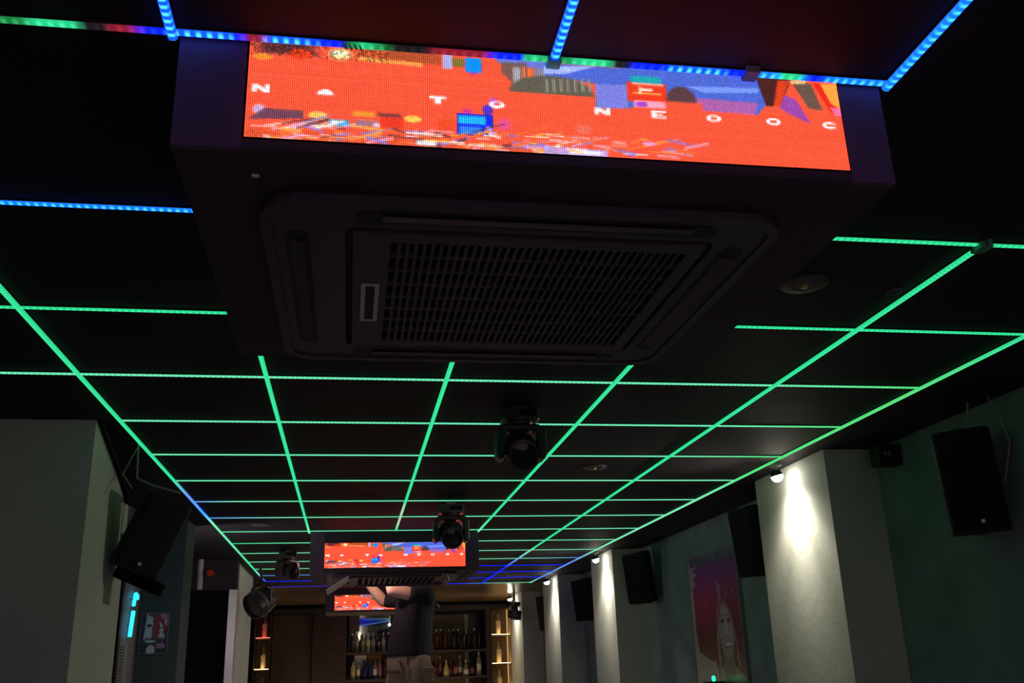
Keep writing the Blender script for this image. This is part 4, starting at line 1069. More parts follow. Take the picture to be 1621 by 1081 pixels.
par_can('black drum stage light on the far left beneath the ceiling edge', (-0.765, 8.85, 2.215), (-0.55, -0.55, -0.42), 0.118, 0.20)

# ------------------------------------------------------------------ light panel with neon on the left wall
lp = thing('wall_panel', 'pale pink panel with perforated strip beside the left pillar', 'panel', (-1.25, 5.95, 0.9))
MB().box(-1.26, 5.74, 0.9, -1.248, 6.19, 2.14).build('board', mat('pale_pink_board', (0.36, 0.29, 0.31), 0.6, var=0.05), lp)
MB().box(-1.26, 5.69, 0.9, -1.236, 5.74, 2.14).build('edge_frame', RUBB, lp)
MB().box(-1.26, 5.915, 0.9, -1.240, 5.945, 1.80).build('trim_strip', mat('white_trim_strip', (0.62, 0.6, 0.64), 0.5), lp)
pf = MB().box(-1.26, 5.765, 0.9, -1.243, 5.89, 1.80).build('perforated_strip', mat('grey_perforated_metal', (0.42, 0.39, 0.40), 0.5), lp)
hole = None
for k in range(22):
    z = 1.775 - k * 0.016
    if hole is None:
        hole = MB().box(-1.2435, 5.79, z, -1.2415, 5.865, z + 0.006).build('slot', ACD, pf)
        z_first = z
    else:
        c = hole.copy(); COL.objects.link(c); c.parent = pf; c.location = (0, 0, z - z_first)
ns = thing('neon_sign', 'glowing cyan neon tube sign on the pale panel at left', 'neon sign', (-1.225, 5.93, 1.83))
MB().tube([(-1.222, 5.955, 2.075), (-1.222, 5.925, 2.005)], 0.011, 8).build('neon_tube', NEON, ns, smooth=True)
MB().tube([(-1.222, 5.962, 2.075), (-1.222, 6.02, 2.066), (-1.222, 6.015, 2.045)], 0.009, 8).build('neon_tube', NEON, ns, smooth=True)
MB().tube([(-1.222, 5.935, 1.975), (-1.222, 5.90, 1.835)], 0.012, 8).build('neon_tube', NEON, ns, smooth=True)
MB().tube([(-1.248, 5.93, 2.04), (-1.222, 5.94, 2.04)], 0.005, 6).build('standoff', STEEL, ns)
MB().tube([(-1.248, 5.92, 1.90), (-1.222, 5.917, 1.90)], 0.005, 6).build('standoff', STEEL, ns)

# ------------------------------------------------------------------ posters (flat prints)
def poster_art(NX, NY, layers, bgc, seed=1, noise=0.05):
    u, v = np.meshgrid((np.arange(NX) + 0.5) / NX, (np.arange(NY) + 0.5) / NY)
    img = np.zeros((NY, NX, 3)); img[:] = bgc
    rng = np.random.default_rng(seed)
    for it in layers:
        if it[0] == 'g':                      # vertical blend of two colours
            _, c0, c1 = it
            img[:] = np.array(c0) * (1 - v[..., None]) + np.array(c1) * v[..., None]
        elif it[0] == 'e':
            _, cu, cv, hu, hv, c, s = it
            d = np.sqrt(((u - cu) / hu) ** 2 + ((v - cv) / hv) ** 2)
            al = np.clip((1 - d) / max(s, 0.03), 0, 1)[..., None]
            img = img * (1 - al) + np.array(c) * al
        else:
            _, pts, c = it
            ins = np.zeros(u.shape, bool); j = len(pts) - 1
            for i in range(len(pts)):
                (x1, y1), (x2, y2) = pts[i], pts[j]
                if y1 != y2:
                    ins ^= ((y1 > v) != (y2 > v)) & (u < (x2 - x1) * (v - y1) / (y2 - y1) + x1)
                j = i
            img[ins] = c
    img *= rng.normal(1, noise, (NY, NX, 1))
    return np.clip(img, 0, 1)
TEAL = (0.42, 0.48, 0.46); GREYP = (0.30, 0.34, 0.34); DK = (0.06, 0.06, 0.07)
RED0 = (0.16, 0.035, 0.035); RED1 = (0.30, 0.03, 0.12)
# u runs from the far edge (0) to the near edge (1)
pl = [('e', 0.30, 0.62, 0.55, 0.25, (0.36, 0.03, 0.12), 0.9), ('e', 0.45, 0.84, 0.6, 0.14, (0.24, 0.05, 0.27), 0.9), ('e', 0.30, 0.42, 0.35, 0.16, (0.14, 0.03, 0.02), 0.9),
      ('p', [(0, 0.945), (1, 0.945), (1, 1), (0, 1)], (0.09, 0.11, 0.13)),
      ('p', [(0, 0), (0, 0.99), (0.03, 0.99), (0.04, 0.94), (0.20, 0.935), (0.14, 0.92), (0.08, 0.905), (0.21, 0.885), (0.12, 0.865), (0.08, 0.85), (0.15, 0.815), (0.07, 0.79), (0.07, 0.52), (0.10, 0.36), (0.20, 0.335), (0.33, 0.30), (0.43, 0.29), (0.47, 0.24), (0.48, 0.0)], TEAL),
      ('p', [(0.46, 0), (0.49, 0.22), (0.56, 0.26), (0.80, 0.26), (0.86, 0.24), (1.0, 0.18), (1.0, 0)], (0.34, 0.38, 0.38)),
      ('p', [(0.575, 0.815), (0.61, 0.81), (0.655, 0.76), (0.64, 0.69), (0.60, 0.66), (0.555, 0.57), (0.56, 0.44), (0.53, 0.44), (0.535, 0.60), (0.60, 0.70)], (0.34, 0.30, 0.33)),
      ('p', [(0.50, 0.48), (0.53, 0.50), (0.55, 0.36), (0.52, 0.20), (0.49, 0.18)], (0.36, 0.36, 0.36)), ('p', [(0.84, 0.50), (0.86, 0.46), (0.90, 0.25), (0.87, 0.24)], (0.36, 0.36, 0.36)),
      ('p', [(0.60, 0.36), (0.80, 0.36), (0.82, 0.10), (0.58, 0.10)], (0.20, 0.22, 0.22)),
      ('e', 0.695, 0.475, 0.150, 0.170, (0.40, 0.43, 0.42), 0.12), ('e', 0.68, 0.60, 0.105, 0.075, TEAL, 0.5), ('e', 0.62, 0.46, 0.06, 0.05, TEAL, 0.6), ('e', 0.78, 0.46, 0.05, 0.05, TEAL, 0.6),
      ('e', 0.635, 0.545, 0.045, 0.018, DK, 0.4), ('e', 0.76, 0.545, 0.042, 0.018, DK, 0.4), ('p', [(0.58, 0.573), (0.67, 0.580), (0.67, 0.588), (0.58, 0.584)], (0.12, 0.12, 0.12)), ('p', [(0.73, 0.58), (0.81, 0.573), (0.81, 0.584), (0.73, 0.588)], (0.12, 0.12, 0.12)),
      ('p', [(0.685, 0.55), (0.715, 0.55), (0.735, 0.455), (0.67, 0.455)], (0.62, 0.66, 0.64)), ('e', 0.70, 0.450, 0.04, 0.008, GREYP, 0.4),
      ('e', 0.705, 0.390, 0.090, 0.022, (0.14, 0.13, 0.14), 0.3), ('e', 0.71, 0.394, 0.072, 0.013, (0.85, 0.9, 0.88), 0.2), ('e', 0.70, 0.335, 0.06, 0.015, GREYP, 0.5),
      ('p', [(0.545, 1.0), (0.565, 1.0), (0.585, 0.945), (0.57, 0.945)], (0.3, 0.32, 0.35)), ('p', [(0.32, 0.70), (0.36, 0.66), (0.31, 0.655)], (0.36, 0.14, 0.24)), ('p', [(0.74, 0.75), (0.78, 0.72), (0.75, 0.70)], (0.30, 0.18, 0.28)), ('p', [(0.88, 0.75), (0.91, 0.71), (0.87, 0.71)], (0.30, 0.18, 0.28)), ('p', [(0.72, 0.93), (0.75, 0.90), (0.77, 0.94), (0.75, 0.88)], (0.3, 0.25, 0.36))]
art = poster_art(70, 130, [('g', RED0, (0.10, 0.05, 0.10))] + pl, RED0)
pr = thing('wall_poster', 'tall red poster of a smiling woman on the right wall', 'poster', (XR, 6.53, 1.30))
me = picture_mesh('poster_print', art, 0.93, 1.02); me.materials.append(panel_material('poster_ink', 1, False))
o = bpy.data.objects.new('print', me); COL.objects.link(o); o.parent = pr
o.rotation_euler = (0, 0, R(-90)); o.location = (-0.021, 0.465, 0)
MB().box(XR - 0.020, 6.065, 1.30, XR, 6.995, 2.32).build('board', RUBB, pr)
bd = MB()
bd.box(XR - 0.026, 6.055, 1.29, XR, 6.065, 2.33); bd.box(XR - 0.026, 6.995, 1.29, XR, 7.005, 2.33)
bd.box(XR - 0.026, 6.065, 2.32, XR, 6.995, 2.33); bd.box(XR - 0.026, 6.065, 1.29, XR, 6.995, 1.30)
bd.build('frame', mat('pale_poster_frame', (0.30, 0.31, 0.28), 0.5), pr)
tag(MB(Matrix.Translation((XR - 0.10, 6.46, 1.492))).lathe([(0.010, -0.02), (0.014, 0), (0.010, 0.012), (0.001, 0.016)], 10).build('indicator_light', emit('green_pilot', (0.02, 0.8, 0.3), 2.5), loc=(XR - 0.10, 6.46, 1.47)), 'tiny green pilot light at the foot of the red poster', 'light')
tag(MB().box(XR - 0.16, 6.40, 1.38, XR - 0.04, 6.52, 1.472).build('equipment_box', RUBB, loc=(XR - 0.10, 6.46, 1.38), bevel=0.008), 'small black equipment box below the red poster', 'box')
tag(MB().box(XR - 0.19, 6.35, 1.35, XR, 6.57, 1.38).build('wall_bracket', RUBB, loc=(XR - 0.10, 6.46, 1.35)), 'small black wall shelf under the red poster', 'shelf')

k2 = [('p', [(0.16, 0.62), (0.20, 1.0), (0.26, 1.0), (0.24, 0.6), (0.14, 0.08), (0.10, 0.1)], (0.30, 0.28, 0.40)),
      ('p', [(0.18, 0.40), (0.42, 0.40), (0.44, 0.90), (0.30, 0.95), (0.20, 0.90)], (0.15, 0.20, 0.19)), ('p', [(0.22, 0.66), (0.40, 0.66), (0.40, 0.73), (0.22, 0.73)], (0.01, 0.008, 0.012)),
      ('p', [(0.44, 0.38), (0.72, 0.36), (0.98, 0.62), (0.98, 0.97), (0.44, 0.97)], (0.10, 0.006, 0.010)),
      ('p', [(0.70, 0.98), (0.99, 0.98), (0.99, 0.68), (0.86, 0.70), (0.84, 0.86), (0.70, 0.90)], (0.60, 0.05, 0.08)), ('e', 0.90, 0.80, 0.05, 0.06, (0.75, 0.14, 0.18), 0.3),
      ('p', [(0.66, 0.40), (0.74, 0.56), (0.66, 0.54), (0.76, 0.66), (0.70, 0.68), (0.66, 0.80), (0.82, 0.70), (0.78, 0.60), (0.88, 0.62), (0.80, 0.50), (0.90, 0.48), (0.90, 0.38)], (0.22, 0.24, 0.25)),
      ('p', [(0.10, 0.33), (0.98, 0.34), (0.98, 0.02), (0.04, 0.02)], (0.018, 0.012, 0.02)),
      ('e', 0.38, 0.30, 0.22, 0.035, (0.42, 0.40, 0.38), 0.2), ('e', 0.42, 0.08, 0.17, 0.14, (0.36, 0.34, 0.27), 0.25), ('e', 0.42, 0.12, 0.09, 0.035, (0.85, 0.83, 0.74), 0.3), ('e', 0.27, 0.18, 0.05, 0.05, (0.02, 0.015, 0.02), 0.3),
      ('p', [(0.62, 0.12), (0.70, 0.12), (0.70, 0.24), (0.62, 0.24)], (0.16, 0.06, 0.12)), ('p', [(0.73, 0.12), (0.81, 0.12), (0.81, 0.24), (0.73, 0.24)], (0.17, 0.07, 0.13)), ('p', [(0.84, 0.12), (0.93, 0.12), (0.93, 0.24), (0.84, 0.24)], (0.18, 0.07, 0.15)),
      ('p', [(0.80, 0.24), (0.84, 0.24), (0.86, 0.36), (0.83, 0.36)], (0.30, 0.05, 0.16))]
# small capital letters
tx = (0.40, 0.38, 0.38)
def bar_(x0, y0, x1, y1): return ('p', [(x0, y0), (x1, y0), (x1, y1), (x0, y1)], tx)
k2 += [bar_(0.22, 0.385, 0.27, 0.40), bar_(0.24, 0.355, 0.252, 0.40), bar_(0.285, 0.355, 0.297, 0.40), bar_(0.318, 0.355, 0.33, 0.40), bar_(0.297, 0.372, 0.318, 0.383), bar_(0.345, 0.355, 0.357, 0.40), bar_(0.345, 0.355, 0.385, 0.365), bar_(0.345, 0.373, 0.38, 0.382), bar_(0.345, 0.39, 0.385, 0.40)]
art = np.clip(poster_art(80, 116, k2, (0.02, 0.014, 0.026), 2) * 6.0, 0, 1)  # print colours raised to stand in for light on the poster
pp = thing('framed_poster', 'small framed dark poster with red corner on the left wall', 'poster', (-1.165, 6.30, 1.75))
me = picture_mesh('small_poster_print', art, 0.158, 0.230); me.materials.append(panel_material('small_poster_ink', 1, False))
o = bpy.data.objects.new('print', me); COL.objects.link(o); o.parent = pp; o.location = (-0.079, -0.0085, 0)
MB().box(-1.244, 6.293, 1.75, -1.086, 6.30, 1.98).build('backing', RUBB, pp)
MB(Matrix.Translation((0, 6.30, 0)) @ Matrix.Rotation(R(90), 4, 'X')).frame([(-1.249, 1.745), (-1.081, 1.745), (-1.081, 1.985), (-1.249, 1.985)], [(-1.243, 1.751), (-1.087, 1.751), (-1.087, 1.979), (-1.243, 1.979)], 0.0, 0.012).build('frame', mat('grey_metal_frame', (0.36, 0.36, 0.37), 0.4, metal=0.3), pp)

# ------------------------------------------------------------------ back bar
YS = 14.55                                              # front edge of the shelves
bb = thing('back_bar_panel', 'dark panelled back of the bar with a reflection built as brown and cream boards', 'panelling', (0.9, 15.1, 0))
MB().box(0.0, 15.115, 1.0, 1.99, 15.145, 2.43).build('back_board', mat('dark_back_board', (0.02, 0.018, 0.026), 0.4), bb)
MB().box(1.22, 15.085, 1.0, 1.74, 15.115, 2.40).build('brown_reflection', mat('olive_brown_reflection', (0.14, 0.10, 0.06), 0.5, var=0.1), bb)  # reflection in the bar mirror, built as a brown panel
MB().box(1.74, 15.075, 1.0, 1.80, 15.115, 2.40).build('cream_reflection', CREAM, bb)  # pale edge of the same reflection, built as a strip
cb_ = thing('bar_cabinet', 'tall dark cabinet with brown veneer door left of the mirror', 'cabinet', (-0.56, 14.85, 0))
MB().box(-1.085, 14.66, 0, -0.51, YB - 0.005, 2.43).build('body', DARKWOOD, cb_)
dr = MB().box(-1.08, 14.62, 0.02, -0.53, 14.66, 2.42).build('veneer_door', MIDWOOD, cb_)
MB().box(-0.51, 14.56, 0, -0.03, YB - 0.005, 2.43).build('side_column', DARKWOOD, cb_)
tag(MB().box(-1.08, 14.56, 2.432, 2.07, 15.0, 2.50).build('bar_header', DARKWOOD, loc=(0.5, 14.8, 2.43)), 'long dark header board across the top of the bar shelves', 'board')
tag(MB().box(2.00, 14.56, 0, 2.068, YB - 0.005, 2.43).build('bar_column', DARKWOOD, loc=(2.03, 14.85, 0)), 'slim dark column left of the right bottle niche', 'column')
tag(MB().box(0.68, 14.86, 0, 0.72, 15.11, 2.43).build('bar_upright', DARKWOOD, loc=(0.70, 14.98, 0)), 'dark upright behind the person between the two bar bays', 'upright')
for z, nm in ((1.845, 'upper'), (1.475, 'lower')):
    st_ = thing('bar_shelf', '%s dark shelf of the back bar carrying bottles' % nm, 'shelf', (1.0, 14.7, z), 'shelves of the back bar')
    MB().box(-0.028, YS, z, 1.998, 14.84, z + 0.035).build('board', DARKWOOD, st_)
    MB().box(-0.028, YS - 0.006, z + 0.004, 1.998, YS, z + 0.031).build('edge_strip', MIDWOOD, st_)
tag(MB().box(0.09, 14.85, 1.512, 0.26, 14.865, 1.84).build('white_card', WHITE, loc=(0.17, 14.86, 1.51)), 'white card standing behind the lower bottles left of the person', 'card')
tag(MB().box(0.27, 14.85, 1.512, 0.48, 14.865, 1.84).build('brown_card', mat('rust_brown_card', (0.20, 0.085, 0.03), 0.6), loc=(0.37, 14.86, 1.51)), 'rust brown card standing behind the lower bottles left of the person', 'card')
mr_ = thing('bar_mirror', 'tilted mirror behind the bottles left of the person', 'mirror', (0.33, 15.00, 1.88))
MB(Matrix.Translation((0.33, 15.00, 1.88)) @ Matrix.Rotation(R(8.55), 4, 'Z')).box(-0.33, 0, 0, 0.33, 0.008, 0.545).build('glass', MIRROR, mr_)
MB(Matrix.Translation((0.33, 15.00, 1.88)) @ Matrix.Rotation(R(8.55), 4, 'Z')).box(-0.335, 0.0085, -0.01, 0.335, 0.016, 0.55).build('backing', DARKWOOD, mr_)

# bar counter below the picture, with an unseen light strip added to warm the bar
bc = thing('bar_counter', 'dark bar counter with an added warm light strip, below the picture', 'counter', (0.55, 13.3, 0))
MB().box(-0.9, 13.05, 0, 1.95, 13.50, 1.06).build('front', DARKWOOD, bc)
MB().box(-0.95, 13.00, 1.06, 2.0, 13.62, 1.10).build('worktop', mat('dark_stone_top', (0.05, 0.045, 0.04), 0.25, var=0.2), bc)
MB().box(-0.85, 13.575, 1.10, 1.90, 13.615, 1.112).build('added_light_strip', emit('added_bar_glow', (1.0, 0.64, 0.36), 26.0), bc)  # added glow for the bottles and bar ceiling

# lit bottle niches at both ends of the bar
def niche(label, x0, x1, shelves, lights, warm_side):
    t = thing('bottle_niche', label, 'niche', ((x0 + x1) / 2, 14.8, 0), 'lit bottle niches at the ends of the bar')
    bk = mat('niche_back_board', (0.16, 0.115, 0.075), 0.45, var=0.15)
    MB().box(x0, 14.92, 0, x1, 14.94, 2.50).build('back', bk, t)
    MB().box(x0 - 0.012, 14.56, 0, x0, 14.94, 2.50).build('side', MIDWOOD, t)
    MB().box(x1, 14.56, 0, x1 + 0.012, 14.94, 2.50).build('side', CREAM if warm_side else MIDWOOD, t)
    MB().box(x0, 14.56, 2.45, x1, 14.92, 2.50).build('top', DARKWOOD, t)
    for z, m in zip(shelves, lights):
        s = MB().box(x0, 14.60, z - 0.016, x1, 14.92, z - 0.003).build('shelf', MATS.get('frosted_shelf') or mat('frosted_shelf', (0.6, 0.5, 0.35), 0.4), t)
        MB().box(x0 + 0.004, 14.596, z - 0.016, x1 - 0.004, 14.60, z - 0.003).build('edge_trim', MIDWOOD, s)
        MB().box(x0 + 0.01, 14.602, z - 0.003, x1 - 0.01, 14.632, z + 0.003).build('led_strip', m, s)
    if warm_side:
        MB().box(x1 - 0.004, 14.80, 1.2, x1, 14.90, 2.44).build('side_led', emit('warm_side_led', (1.0, 0.58, 0.20), 0.55), t)
    return t
niche('lit bottle niche right of the bar beside the last pillar', 2.085, 2.365, (2.075, 1.672, 1.27), (WARM, WARM, WARM), True)
niche('lit bottle niche left of the bar under the drum stage light', -1.315, -1.105, (2.115, 1.690, 1.27), (REDLED, WARM, WARM), False)

# ------------------------------------------------------------------ bottles
def glass(name, c, rough=0.12, tr=0.35):
    return mat(name, c, rough, var=0.05, spec=0.6, trans=tr)
BP = {  # radius, z profile of the glass, then where cap and label sit (all for a 0.30 m bottle)
 'round': ([(0.034, 0), (0.036, 0.006), (0.036, 0.175), (0.030, 0.200), (0.014, 0.222), (0.0125, 0.268)], 0.266, (0.05, 0.13)),
 'tall': ([(0.031, 0), (0.033, 0.006), (0.033, 0.190), (0.026, 0.215), (0.013, 0.240), (0.012, 0.272)], 0.270, (0.06, 0.15)),
 'square': ([(0.038, 0), (0.041, 0.008), (0.041, 0.150), (0.036, 0.170), (0.015, 0.188), (0.014, 0.240)], 0.238, (0.03, 0.11)),
 'squat': ([(0.040, 0), (0.044, 0.010), (0.042, 0.110), (0.030, 0.145), (0.016, 0.165), (0.015, 0.205)], 0.203, (0.03, 0.09)),
}
def bottle(label, x, y, z, kind, gm, capm, labm, h=0.30, group=None, med=False):
    prof, zc, (l0, l1) = BP[kind]
    s = h / 0.30
    t = thing('bottle', label, 'bottle', (x, y, z), group)
    T = Matrix.Translation((x, y, z)) @ Matrix.Scale(s, 4)
    n = 4 if kind == 'square' else 14
    Tb = T @ Matrix.Rotation(R(45), 4, 'Z') if kind == 'square' else T
    MB(Tb).lathe(prof, n if kind != 'square' else 8).build('glass_body', gm, t, smooth=True)
    rt = prof[-1][0]
    MB(T).lathe([(rt + 0.002, zc), (rt + 0.003, zc + 0.004), (rt + 0.003, zc + 0.026), (rt, zc + 0.030)], 12).build('cap', capm, t, smooth=True)
    if labm:
        r1 = max(p[0] for p in prof) + 0.0012
        vv, ff = [], []
        for i in range(9):
            a = R(-150 + 120 * i / 8)
            vv += [(r1 * math.cos(a), r1 * math.sin(a), l0), (r1 * math.cos(a), r1 * math.sin(a), l1)]
        for i in range(8):
            ff.append((2 * i, 2 * i + 2, 2 * i + 3, 2 * i + 1))
        MB(T).add(vv, ff).build('paper_label', labm, t, smooth=True)
    if med:
        q = T @ Matrix.Translation((0, -0.0365, 0.160)) @ Matrix.Rotation(R(90), 4, 'X')
        n_ = 20
        MB(q).frame([(0.030 * math.cos(2 * math.pi * k / n_), 0.030 * math.sin(2 * math.pi * k / n_)) for k in range(n_)],
                    [(0.016 * math.cos(2 * math.pi * k / n_), 0.016 * math.sin(2 * math.pi * k / n_)) for k in range(n_)], 0, 0.002).build('medallion', mat('cream_medallion', (0.85, 0.75, 0.55), 0.5), t)
    return t
CLEARG = glass('clear_bottle_glass', (0.85, 0.78, 0.66), 0.3, 0.45)
AMBER = glass('amber_bottle_glass', (0.16, 0.05, 0.025)); DARKG = glass('dark_bottle_glass', (0.03, 0.025, 0.03)); REDG = glass('dark_red_bottle_glass', (0.06, 0.014, 0.016))
NAVY = glass('navy_bottle_glass', (0.02, 0.03, 0.12)); VIO = glass('violet_bottle_glass', (0.16, 0.12, 0.28)); PALE = glass('pale_green_bottle_glass', (0.42, 0.42, 0.22), 0.15, 0.2); GREYG = glass('smoky_clear_glass', (0.32, 0.31, 0.28), 0.12, 0.5); ROSE = glass('rose_bottle_glass', (0.30, 0.10, 0.08))
CAPD = mat('black_bottle_cap', (0.02, 0.02, 0.02), 0.35); CAPS = mat('silver_bottle_cap', (0.6, 0.58, 0.55), 0.3, metal=0.7); CAPG = mat('gold_bottle_cap', (0.5, 0.35, 0.1), 0.35, metal=0.6)
LABW = mat('white_bottle_label', (0.55, 0.53, 0.5), 0.6); LABY = mat('ochre_bottle_label', (0.5, 0.36, 0.12), 0.6); LABR = mat('pink_bottle_label', (0.22, 0.09, 0.10), 0.6)
for j, (z, nm) in enumerate(((2.075, 'top'), (1.672, 'middle'), (1.27, 'lowest'))):
    bottle('clear bottle with round medallion on the %s shelf of right niche' % nm, 2.205, 14.70, z, 'round', CLEARG, CAPS, None, 0.31, 'niche bottles', True)
for j, (z, nm) in enumerate(((2.115, 'top red lit'), (1.690, 'middle'), (1.27, 'lowest'))):
    bottle('clear bottle with round medallion on the %s shelf of left niche' % nm, -1.197, 14.70, z, 'round', CLEARG, CAPS, None, 0.31, 'niche bottles', True)
YBT = 14.68
UR = [1.270, 1.339, 1.400, 1.462, 1.527, 1.600, 1.680, 1.755, 1.830, 1.915]
spec = [('round', REDG, CAPS, None), ('tall', AMBER, CAPS, None), ('tall', REDG, CAPD, None), ('round', AMBER, CAPS, None), ('round', DARKG, CAPG, None), ('tall', DARKG, CAPS, None), ('tall', DARKG, CAPD, None), ('round', DARKG, CAPD, None), ('tall', DARKG, CAPS, None), ('tall', DARKG, CAPD, None)]
for i, x in enumerate(UR):
    k, g_, c_, l_ = spec[i]
    bottle('dark spirits bottle right of the person, upper shelf, %s from the person' % ORD[i], x, YBT - 0.055 + 0.085 * (i % 2), 1.88, k, g_, c_, l_, 0.295, 'bottles on the upper right shelf')
LR = [1.262, 1.330, 1.411, 1.482, 1.552, 1.622, 1.700, 1.800, 1.893]
spec = [('squat', REDG, CAPD, None), ('round', AMBER, CAPG, LABR), ('squat', PALE, CAPG, LABY), ('squat', AMBER, CAPD, LABR), ('round', REDG, CAPD, LABR), ('round', GREYG, CAPS, LABW), ('squat', GREYG, CAPS, LABW), ('square', DARKG, CAPD, LABR), ('tall', GREYG, CAPS, LABW)]
for i, x in enumerate(LR):
    k, g_, c_, l_ = spec[i]
    bottle('assorted bottle right of the person, lower shelf, %s from the person' % ORD[i], x, YBT - 0.055 + 0.095 * (i % 2), 1.51, k, g_, c_, l_, 0.29 if i < 8 else 0.33, 'bottles on the lower right shelf')
UL = [0.050, 0.120, 0.202, 0.278, 0.352, 0.425, 0.498, 0.570]
spec = [('round', DARKG, CAPS, None), ('tall', GREYG, CAPS, None), ('tall', GREYG, CAPS, None), ('round', PALE, CAPS, None), ('round', GREYG, CAPS, None), ('square', DARKG, CAPD, None), ('round', GREYG, CAPS, None), ('tall', REDG, CAPS, None)]
for i, x in enumerate(UL):
    k, g_, c_, l_ = spec[i]
    bottle('bottle before the mirror, upper shelf, %s from the left' % ORD[i], x, YBT, 1.88, k, g_, c_, l_, 0.27, 'bottles in front of the mirror')
LL = [0.070, 0.145, 0.232, 0.314, 0.384, 0.452, 0.522]
spec = [('round', PALE, CAPD, LABY, 'pale green'), ('tall', GREYG, CAPS, LABW, 'greyish clear'), ('squat', NAVY, CAPD, None, 'wide navy blue'), ('round', NAVY, CAPD, None, 'slim navy blue'), ('tall', VIO, CAPD, LABW, 'violet'), ('tall', ROSE, CAPD, LABR, 'rose coloured'), ('round', REDG, CAPD, None, 'dark red')]
for i, x in enumerate(LL):
    k, g_, c_, l_, nm = spec[i]
    bottle('%s bottle left of the person on the lower shelf' % nm, x, YBT, 1.51, k, g_, c_, l_, 0.27 if k != 'squat' else 0.34, 'bottles on the lower left shelf')

# ------------------------------------------------------------------ the person on the step ladder
def loft(rings, n=20, M_=None):
    """closed tube through (centre, rx, ry, axis x dir, axis y dir) rings"""
    mb = MB(M_)
    vv = []
    for c, ax, ay in rings:
        c, ax, ay = Vector(c), Vector(ax), Vector(ay)
        for k in range(n):
            a = 2 * math.pi * k / n
            vv.append(c + ax * math.cos(a) + ay * math.sin(a))
    ff = [tuple(range(n))[::-1], tuple(range((len(rings) - 1) * n, len(rings) * n))]
    for i in range(len(rings) - 1):
        for k in range(n):
            a, b = i * n + k, i * n + (k + 1) % n
            ff.append((a, b, b + n, a + n))
    mb.add(vv, ff)
    return mb
def flat(rings):
    return [(c, (rx, 0, 0), (0, ry, 0)) for c, rx, ry in rings]
def limb(mb, pts, rads, n=14):
    """tapered limb with rounded ends"""
    pts = [Vector(p) for p in pts]
    d0 = (pts[0] - pts[1]).normalized(); d1 = (pts[-1] - pts[-2]).normalized()
    P = [pts[0] + d0 * rads[0] * 0.9, pts[0] + d0 * rads[0] * 0.6] + pts + [pts[-1] + d1 * rads[-1] * 0.6, pts[-1] + d1 * rads[-1] * 0.9]
    Q = [rads[0] * 0.4, rads[0] * 0.8] + list(rads) + [rads[-1] * 0.8, rads[-1] * 0.4]
    mb.tube(P, Q, n)
def ball(mb, c, rx, ry, rz, n=16):
    vv, ff = [], []
    m = 10
    for i in range(m + 1):
        th = math.pi * (0.02 + 0.96 * i / m)
        for k in range(n):
            a = 2 * math.pi * k / n
            vv.append((c[0] + rx * math.sin(th) * math.cos(a), c[1] + ry * math.sin(th) * math.sin(a), c[2] + rz * math.cos(th)))
    for i in range(m):
        for k in range(n):
            a, b = i * n + k, i * n + (k + 1) % n
            ff.append((a, a + n, b + n, b))
    ff.append(tuple(range(n))); ff.append(tuple(range(m * n, (m + 1) * n))[::-1])
    mb.add(vv, ff)
def fuse(mb, name, material, parent, voxel, smooth=4):
    o = mb.build(name, material, parent)
    rm = o.modifiers.new('remesh', 'REMESH'); rm.mode = 'VOXEL'; rm.voxel_size = voxel; rm.use_smooth_shade = True
    sm = o.modifiers.new('smooth', 'SMOOTH'); sm.iterations = smooth; sm.factor = 0.5
    dg = bpy.context.evaluated_depsgraph_get()
    me = bpy.data.meshes.new_from_object(o.evaluated_get(dg))
    o.modifiers.clear()
    old = o.data; o.data = me; me.name = name
    if not me.materials: me.materials.append(material)
    bpy.data.meshes.remove(old)
    return o

PY = 8.36
LAD = 0.86
pe = thing('person', 'person in black T-shirt and khaki cargo trousers reaching up behind the far screen', 'person', (0.50, PY, LAD))
body = MB()
body.v += []
def addmb(dst, src):
    n = len(dst.v); dst.v += src.v; dst.f += [tuple(i + n for i in q) for q in src.f]
# torso under the clothes, neck and head (turned to the left, bowed behind the box)
addmb(body, loft(flat([((0.50, PY, 1.62), 0.13, 0.16), ((0.505, PY, 1.75), 0.14, 0.16), ((0.53, PY, 1.95), 0.145, 0.165), ((0.55, PY, 2.12), 0.14, 0.175), ((0.565, PY, 2.22), 0.10, 0.15), ((0.555, PY, 2.28), 0.055, 0.07)])))
limb(body, [(0.555, PY, 2.24), (0.535, PY, 2.30), (0.515, PY, 2.34)], [0.058, 0.055, 0.055])
HC = (0.490, PY, 2.415)
ball(body, HC, 0.098, 0.075, 0.108)
ball(body, (HC[0] - 0.045, PY, HC[2] - 0.055), 0.055, 0.052, 0.05)          # jaw
limb(body, [(HC[0] - 0.090, PY, HC[2] + 0.012), (HC[0] - 0.112, PY, HC[2] - 0.022)], [0.010, 0.015], 10)   # nose
for s in (-1, 1):
    ball(body, (HC[0] + 0.012, PY + s * 0.076, HC[2] - 0.008), 0.020, 0.010, 0.032, 10)      # ears
# near (left) arm: upper arm forward, forearm up
SHN, ELN, WRN = Vector((0.595, PY - 0.185, 2.185)), Vector((0.345, PY - 0.195, 2.238)), Vector((0.300, PY - 0.13, 2.445))
limb(body, [SHN, SHN.lerp(ELN, 0.5), ELN], [0.060, 0.056, 0.049])
limb(body, [ELN, ELN.lerp(WRN, 0.35), WRN], [0.048, 0.046, 0.031])
